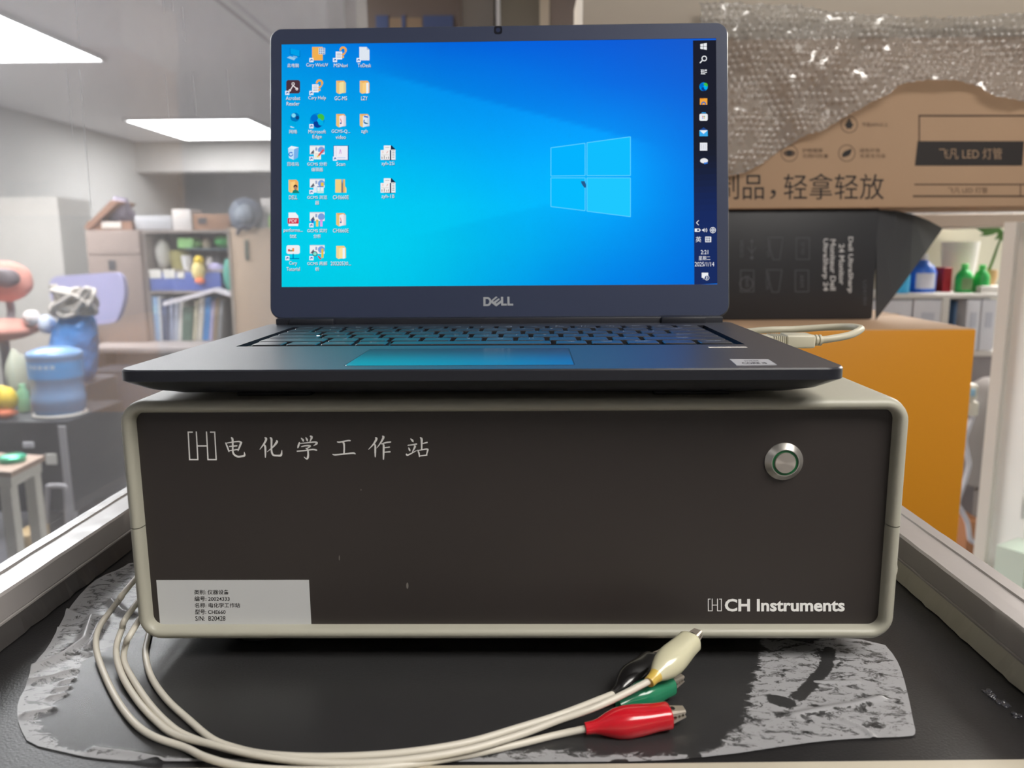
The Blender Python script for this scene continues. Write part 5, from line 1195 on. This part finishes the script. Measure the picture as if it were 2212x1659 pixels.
pdo = simple('pedestal', 'dark blue grey drawer cabinet on the floor right of the blue bag', 'cabinet', pdm, pdl)
for v0, v1 in ((812, 880), (886, 960)):
    m, l = pbox(212, v0, 414, v1, 4.512, .007, g('blue grey drawer', (70, 72, 86), .4), .003); m.build('drawer', pdo)
# salmon chair at the left edge
YS = 3.8
sc_ = thing('salmon_chair', 'salmon pink padded chair cut by the left edge of the view', 'chair', (pyy(15, 760, YS).x, YS, FLOOR))
ms = mat('salmon cloth', (212, 148, 134), .8, vary=.06, vscale=12)
MB().ball(pyy(10, 608, YS+.1), (.155, .06, .105), ms, 20, .08, 5).build('backrest', sc_, smooth=60)
MB().ball(pyy(5, 712, YS-.05), (.17, .2, .055), ms, 20, .08, 8).build('seat', sc_, smooth=60)
MB().tube([pyy(18, 640, YS+.1), pyy(24, 675, YS+.12), pyy(18, 705, YS+.05)], .02, g('chair grey', (140, 132, 136)), 8, per=5).build('back_support', sc_, smooth=60)
sx_ = pyy(12, 720, YS).x
MB().tube([(sx_, YS-.02, FLOOR+.05), (sx_, YS-.02, pyy(5, 716, YS).z)], .025, g('chair grey', (140, 132, 136)), 10).build('column', sc_, smooth=60)
MB().lathe([(.16, 0), (.16, .03), (.04, .06)], (sx_, YS-.02, FLOOR+.0005), mt_dark, 24).build('base', sc_, smooth=40)
MB().ball(pyy(9, 600, YS-.01), (.075, .05, .05), g('dark pouch', (110, 100, 104)), 14, .2, 6).build('cushion', sc_, smooth=60)
itm(38, 672, 72, 706, YS-.12, .1, g('white cloth', (230, 222, 218)), pyy(55, 703, YS-.07).z, 'white_towel', 'white bundled cloth on the salmon chair', 'cloth', kind='ball')
itm(72, 682, 106, 722, YS-.10, .1, g('pale blue cloth', (206, 216, 234)), pyy(88, 722, YS-.05).z, 'pale_blue_towel', 'pale blue bundled cloth beside the salmon chair', 'cloth', kind='ball')
# small white framed table
YT = 2.45; pA = pyy(97, 984, YT); zt = pA.z; pB = pz(24, 1020, zt)
wt = thing('side_table', 'small tan topped table with white frame at the left edge', 'table', (pA.x-.2, pA.y-.15, FLOOR))
offx = Vector((-.55, .12, 0)); tpb = MB(); tp_ = [pA, pA+offx, pB+offx, pB]
tpb.loft([[p+Vector((0, 0, -.018)) for p in tp_], tp_], g('tan board', (176, 150, 132))); tpb.build('tabletop', wt)
apn = MB(); in_ = [pA+Vector((-.01, -.01, 0)), pA+offx*.98+Vector((0, -.01, 0)), pB+offx*.98+Vector((0, .01, 0)), pB+Vector((-.01, .01, 0))]
apn.loft([[p+Vector((0, 0, -.058)) for p in in_], [p+Vector((0, 0, -.0185)) for p in in_]], g('white metal', (222, 218, 204))); apn.build('apron', wt)
for p in (pA+Vector((-.035, -.03, 0)), pB+Vector((-.035, .03, 0)), pA+offx*.95, pB+offx*.95): MB().box((p.x-.02, p.y-.02, FLOOR), (p.x+.02, p.y+.02, zt-.0585), MATS['white metal'], .003).build('leg', wt)
pd = (pA+pB)/2 + Vector((-.075, .03, 0))
dm = MB().lathe([(.04, .0), (.045, .018), (.035, .024), (.012, .026)], (pd.x, pd.y, zt+.0005), mat('iridescent green', (70, 190, 150), .15, metal=.4), 24); simple('shiny_disc', 'small shiny green disc on the tan topped table', 'disc', dm, (pd.x, pd.y, zt))
m, l = pbox(22, 1158, 64, 1200, 2.75, .15, g('tan carton', (178, 152, 108)), .004, z0=FLOOR); simple('floor_carton', 'small tan carton on the floor left of the side rail', 'box', m, l)
fr2 = MB(); fr2.tube([pyy(104, 1050, 2.9), pyy(134, 1050, 2.9), pyy(142, 1060, 2.9), pyy(146, 1130, 2.9), Vector((pyy(150, 1200, 2.9).x, 2.9, FLOOR+.012))], .011, g('pale leg', (170, 168, 172)), 8, per=5)
fr2.tube([pyy(104, 1050, 2.9), Vector((pyy(96, 1200, 2.9).x, 2.9, FLOOR+.012))], .011, g('pale leg', (170, 168, 172)), 8)
simple('stool_frame', 'bent pale metal stool frame on the floor behind the side table', 'frame', fr2, Vector((pyy(125, 1200, 2.9).x, 2.9, FLOOR)))

# ------------------------------------------------------------------ behind the top edge of the lid
a, b, _, d = cbox(742, -80, 993, 45, 3.2)
wc = thing('tall_cabinet', 'dark brown grey cabinet with blue items, behind the top edge of the lid', 'cabinet', ((a+b)/2, 3.4, FLOOR))
MB().box((a, 3.2, FLOOR), (b, 3.6, min(d, CEIL-.002)), g('brown grey', (100, 88, 82)), .004).build('body', wc)
for x0_, x1_ in ((812, 839), (868, 876), (914, 979)):
    m, l = pbox(x0_, 33, x1_, 80, 3.193, .006, g('blue file', (62, 76, 116)), .001); m.build('blue_panel', wc)
m, l = pbox(840, 38, 912, 80, 3.196, .003, g('tan file', (132, 112, 92)), .001); m.build('tan_panel', wc)
a, b, _, _ = cbox(996, 0, 1067, 45, 3.3)
struct(MB().box((a, 3.3, FLOOR), (b, 3.6, CEIL-.002), g('column paint', (168, 164, 158))).build('trim_4', loc=((a+b)/2, 3.4, FLOOR)))
a, b, _, d = cbox(1080, -80, 1252, 45, 3.25)
gc = thing('locker', 'grey locker with a cream edge strip behind the top right of the lid', 'locker', ((a+b)/2, 3.5, FLOOR))
MB().box((a, 3.25, FLOOR), (b, 3.7, min(d, CEIL-.002)), g('grey green enamel', (118, 112, 100)), .004).build('body', gc)
m, l = pbox(1166, -80, 1187, 60, 3.24, .012, g('cream strip', (196, 184, 166)), .002, z0=FLOOR, z1=min(d, CEIL-.002)); m.build('edge_strip', gc)
m, l = pbox(1188, -80, 1252, 60, 3.245, .008, g('warm grey door', (128, 116, 110)), .002, z0=FLOOR, z1=min(d, CEIL-.002)); m.build('door', gc)

# ------------------------------------------------------------------ white shelves at the right
YR = 2.4
rs_ = thing('white_shelves', 'white shelving with bottles and files right of the boxes', 'shelf', (pyy(2050, 700, YR).x, YR+.15, FLOOR))
mw = g('white enamel', (214, 212, 208))
rx0, rx1 = pyy(1800, 640, YR).x, pyy(2172, 640, YR).x
MB().box((rx0, YR+.32, FLOOR), (rx1+.25, YR+.335, pyy(2050, 462, YR).z), g('cream back', (222, 220, 200))).build('back_panel', rs_)
m, l = pbox(1800, 462, 2230, 491, YR-.25, .57, g('pale brown board', (196, 180, 164)), .004); m.build('top_board', rs_)
zs1 = pyy(2050, 634, YR).z; zs2 = pyy(2120, 756, YR).z
MB().box((rx0, YR-.02, zs1-.016), (rx1, YR+.32, zs1), mw, .003).build('shelf', rs_)
MB().box((rx0, YR-.02, zs2-.02), (rx1, YR+.32, zs2), mw, .003).build('shelf', rs_)
MB().box((rx0, YR+.0, FLOOR), (rx1, YR+.3, zs2-.0205), g('grey cupboard', (150, 146, 148)), .003).build('lower_cupboard', rs_)
m, l = pbox(2036, 634, 2051, 700, YR-.025, .34, mw, .002, z0=zs2, z1=zs1-.016); m.build('divider', rs_)
def bottle(x0, y0, x1, y1, Y, z, name, label, body, cap, lab=None, D=None):
    a, b, _, d = cbox(x0, y0, x1, y1, Y); r = (b-a)/2; h = d-z; c = ((a+b)/2, Y+(D or r), z); k = (D or r)/r
    t = thing(name, label, 'bottle', c); mb = MB()
    mb.lathe([(r*.94, 0), (r, h*.04), (r, h*.52), (r*.86, h*.66), (r*.5, h*.78), (r*.38, h*.82), (r*.38, h*.84)], (c[0], 0, c[2]), body, 24)
    for v in mb.bm.verts: v.co.y = v.co.y*k + c[1]
    mb.build('body', t, smooth=50)
    MB().lathe([(r*.40, h*.835), (r*.42, h*.85), (r*.40, h*.98), (r*.34, h)], c, cap, 18).build('cap', t, smooth=40)
    if lab:
        lm = MB(); n = 10
        for q in range(n):
            a0, a1 = math.radians(-130+80*q/n), math.radians(-130+80*(q+1)/n)
            lm.face([(c[0]+r*1.01*math.cos(w), c[1]+r*1.01*k*math.sin(w), z+h*v) for w, v in ((a0, .1), (a1, .1), (a1, .5), (a0, .5))], lab)
        lm.build('label', t, smooth=60)
    return t
bottle(1972, 548, 2036, 634, YR+.05, zs1+.0005, 'detergent_bottle', 'large blue detergent bottle with white label on the white shelf', mat('blue bottle', (46, 110, 220), .3), mat('white cap', (224, 226, 230), .4), g('bottle label', (206, 208, 222)), .05)
bottle(1932, 560, 1978, 634, YR+.02, zs1+.0005, 'cyan_bottle', 'cyan bottle left of the large blue detergent bottle', mat('cyan bottle', (60, 180, 236), .3), mat('white cap', (224, 226, 230), .4), None, .05)
itm(2037, 578, 2056, 634, YR+.08, .08, g('dark red', (160, 26, 44)), zs1+.0005, 'red_box', 'small dark red box between blue bottle and white canister', 'box', bev=.002)
itm(2054, 522, 2132, 634, YR+.14, .14, g('white canister', (228, 226, 222)), zs1+.0005, 'white_canister', 'tall white plastic canister behind the green bottles', 'canister', kind='pot')
for q, (x0_, x1_) in enumerate(((2074, 2110), (2113, 2146))):
    bottle(x0_, 570 if q == 0 else 572, x1_, 634, YR+.02, zs1+.0005, 'green_bottle', ('left green squeeze bottle in front of the white canister', 'right green squeeze bottle beside the tan pot')[q], mat('green bottle', (40, 170, 80), .35), mat('light green cap', (90, 214, 110), .4), g('olive label', (110, 140, 96)) if q == 0 else None)
tpz = zs1+.02
m, l = pbox(2120, 618, 2166, 634, YR, .16, mw, .004, z0=zs1+.0005); simple('white_tray', 'low white tray under the tan plant pot', 'tray', m, l); tpz = max(zs1, pyy(2143, 618, YR).z)+.001
pp = thing('potted_plant', 'small plant with long green stem in a tan pot on the white shelf', 'plant', (pyy(2151, 615, YR).x, YR+.06, tpz))
a, b, _, d = cbox(2137, 584, 2168, 616, YR+.02); rr = (b-a)/2
MB().lathe([(rr*.7, 0), (rr*.98, (d-tpz)*.6), (rr*.9, d-tpz), (rr*.8, d-tpz), (rr*.75, (d-tpz)*.7)], ((a+b)/2, YR+.06, tpz), g('tan pot', (214, 180, 128)), 20).build('pot', pp, smooth=40)
sp0 = Vector(((a+b)/2-.01, YR+.06, d-.01)); tipp = pyy(2168, 500, YR)
MB().tube([sp0, pyy(2142, 570, YR+.05), pyy(2156, 530, YR+.02), tipp], [.006, .005, .004, .003], g('green stem', (92, 130, 70)), 7, per=6).build('stem', pp, smooth=60)
for q, (u, v, an) in enumerate(((2168, 505, .6), (2150, 496, 2.8), (2138, 503, 3.4), (2174, 520, -.6), (2130, 498, 2.9))):
    lf = MB(); c = pyy(u, v, YR+.01); ax_ = Vector((math.cos(an), 0, math.sin(an))); nn = Vector((-ax_.z, .3, ax_.x))
    top_ = [c + ax_*(.035*s) + nn*(w*.009) for s, w in ((-1, 0), (-.4, 1), (.3, .9), (1, 0), (.3, -.9), (-.4, -1))]
    lf.loft([[p + Vector((0, .0015, 0)) for p in top_], top_], g('leaf', (96, 140, 78))); lf.build('leaf', pp)
for k, (x0_, x1_, yt_, lab) in enumerate(((1880, 1968, 640, 'white file box at the left, above the sloping orange box top'), (1971, 2034, 640, 'white file box left of the shelf divider'), (2086, 2116, 645, 'slim white file with a notched front right of the divider'), (2119, 2150, 641, 'white binder at the right end of the lower shelf'))):
    a, b, _, d = cbox(x0_, yt_, x1_, 755, YR-.015); d = min(d, zs1-.02); fb = thing('file_box', lab, 'file', ((a+b)/2, YR+.12, zs2), group='white files on the shelf')
    MB().box((a, YR-.015, zs2+.0005), (b, YR+.27, d), g('file white', (222, 224, 232)), .003).build('body', fb)
    c = (a+b)/2; w_ = (b-a)
    MB().box((c-w_*.22, YR-.0175, zs2+(d-zs2)*.45), (c+w_*.22, YR-.0152, zs2+(d-zs2)*.75), g('file label', (196, 200, 212))).build('label', fb)
m, l = pbox(2062, 650, 2078, 700, YR+.05, .15, g('blue folder', (92, 124, 166)), .003, z0=zs2+.0005); simple('blue_folder', 'blue folder in the gap right of the shelf divider', 'folder', m, l)
# plug with trailing cable and cardboard on the floor
YQ = 2.05
wp = thing('cable_plug', 'white plug block with a wavy white cable hanging beside the orange box', 'plug', pyy(2098, 890, YQ))
m, l = pbox(2082, 868, 2116, 900, YQ, .05, g('ivory plug', (214, 210, 198)), .008); m.build('lower_block', wp, smooth=40)
m, l = pbox(2086, 830, 2116, 867, YQ, .05, g('ivory plug', (214, 210, 198)), .012); m.build('upper_block', wp, smooth=40)
m, l = pbox(2096, 840, 2108, 856, YQ-.004, .006, g('blue dot', (150, 190, 214)), .002); m.build('switch', wp)
MB().tube([pyy(u, v, YQ+.02) for u, v in ((2100, 900), (2092, 925), (2084, 950), (2090, 985), (2093, 1005), (2084, 1040), (2069, 1085), (2078, 1105), (2090, 1130), (2096, 1165), (2112, 1174))], .0075, g('white cable', (206, 206, 216)), 10, per=6).build('cable', wp, smooth=60)
gb = MB(); cg = pyy(2160, 880, YQ+.15); gb.lathe([(.10, -.25), (.115, -.1), (.118, .0), (.10, .06), (.06, .09), (.0, .10)], cg, g('grey hood', (134, 128, 126)), 28); gb.lathe([(.05, FLOOR-cg.z), (.05, -.25)], cg, g('grey hood', (134, 128, 126)), 12)
simple('grey_hood', 'grey dome topped bin behind the white plug', 'bin', gb, (cg.x, cg.y, FLOOR))
m, l = pbox(2086, 1128, 2124, 1215, 2.12, .12, g('brown crate', (178, 122, 86)), .006, z0=FLOOR); simple('brown_crate', 'brown carton low behind the orange box near the right rail', 'box', m, l)
# glazed white door frame at the right, running towards the camera
P0 = pyy(2144, 850, 1.75); dv = Vector((.52, -.85, 0)).normalized(); nv = Vector((-dv.y, dv.x, 0))
def plank(b, s0, s1, z0, z1, t0, t1, m):
    P = [P0 + dv*s0 + nv*t0, P0 + dv*s1 + nv*t0, P0 + dv*s1 + nv*t1, P0 + dv*s0 + nv*t1]
    b.loft([[Vector((p.x, p.y, z0)) for p in P], [Vector((p.x, p.y, z1)) for p in P]], m)
dr = bpy.data.objects.new('window_1', None); COL.objects.link(dr); dr.location = (P0.x, P0.y, FLOOR); struct(dr)
zr_ = pz(2165, 1090, pyy(2165, 1090, 1.6).z).z; ztp = pyy(2178, 480, 1.75).z
fb = MB(); wf = mat('white frame', (238, 240, 240), .4)
plank(fb, 0, .030, FLOOR, ztp, -.02, .05, g('frame edge', (206, 202, 196))); plank(fb, .030, .115, FLOOR, ztp, 0, .05, wf); plank(fb, .10, 1.1, zr_-.06, zr_, 0, .05, wf); plank(fb, .9, 1.0, FLOOR, ztp, 0, .05, wf)
plank(fb, 0, 1.1, ztp-.05, ztp, 0, .05, wf); fb.build('frame', dr)
gm = MB(); plank(gm, .10, .9, FLOOR, zr_-.06, .022, .026, glass('door glass', tint=(228, 238, 232), dust=.06)); gm.build('pane', dr)
gm = MB(); plank(gm, .10, .9, zr_, ztp-.05, .022, .026, glass('door glass')); gm.build('pane', dr)
pk = MB(); 
for q in range(6):
    plank(pk, .13+.10*q, .20+.10*q, FLOOR+.4, zr_-.09, -.16, -.06, g('pale green pack %d' % (q % 2), ((206, 220, 210), (224, 224, 216))[q % 2]))
    o = pk.build('carton', None, loc=(P0.x+dv.x*(.16+.10*q), P0.y+dv.y*(.16+.10*q), FLOOR+.4)); pk = MB()
    tag(o, 'pale pack standing behind the lower pane of the white frame', 'pack', 'pale packs behind the lower pane')
pk = MB(); plank(pk, .02, 1.0, FLOOR+.38, FLOOR+.3995, -.2, -.02, mw); o = pk.build('pack_shelf', None, loc=(P0.x, P0.y, FLOOR+.38)); tag(o, 'white board carrying the pale packs behind the lower pane', 'shelf')
for o in LOCALS: del o['_l']
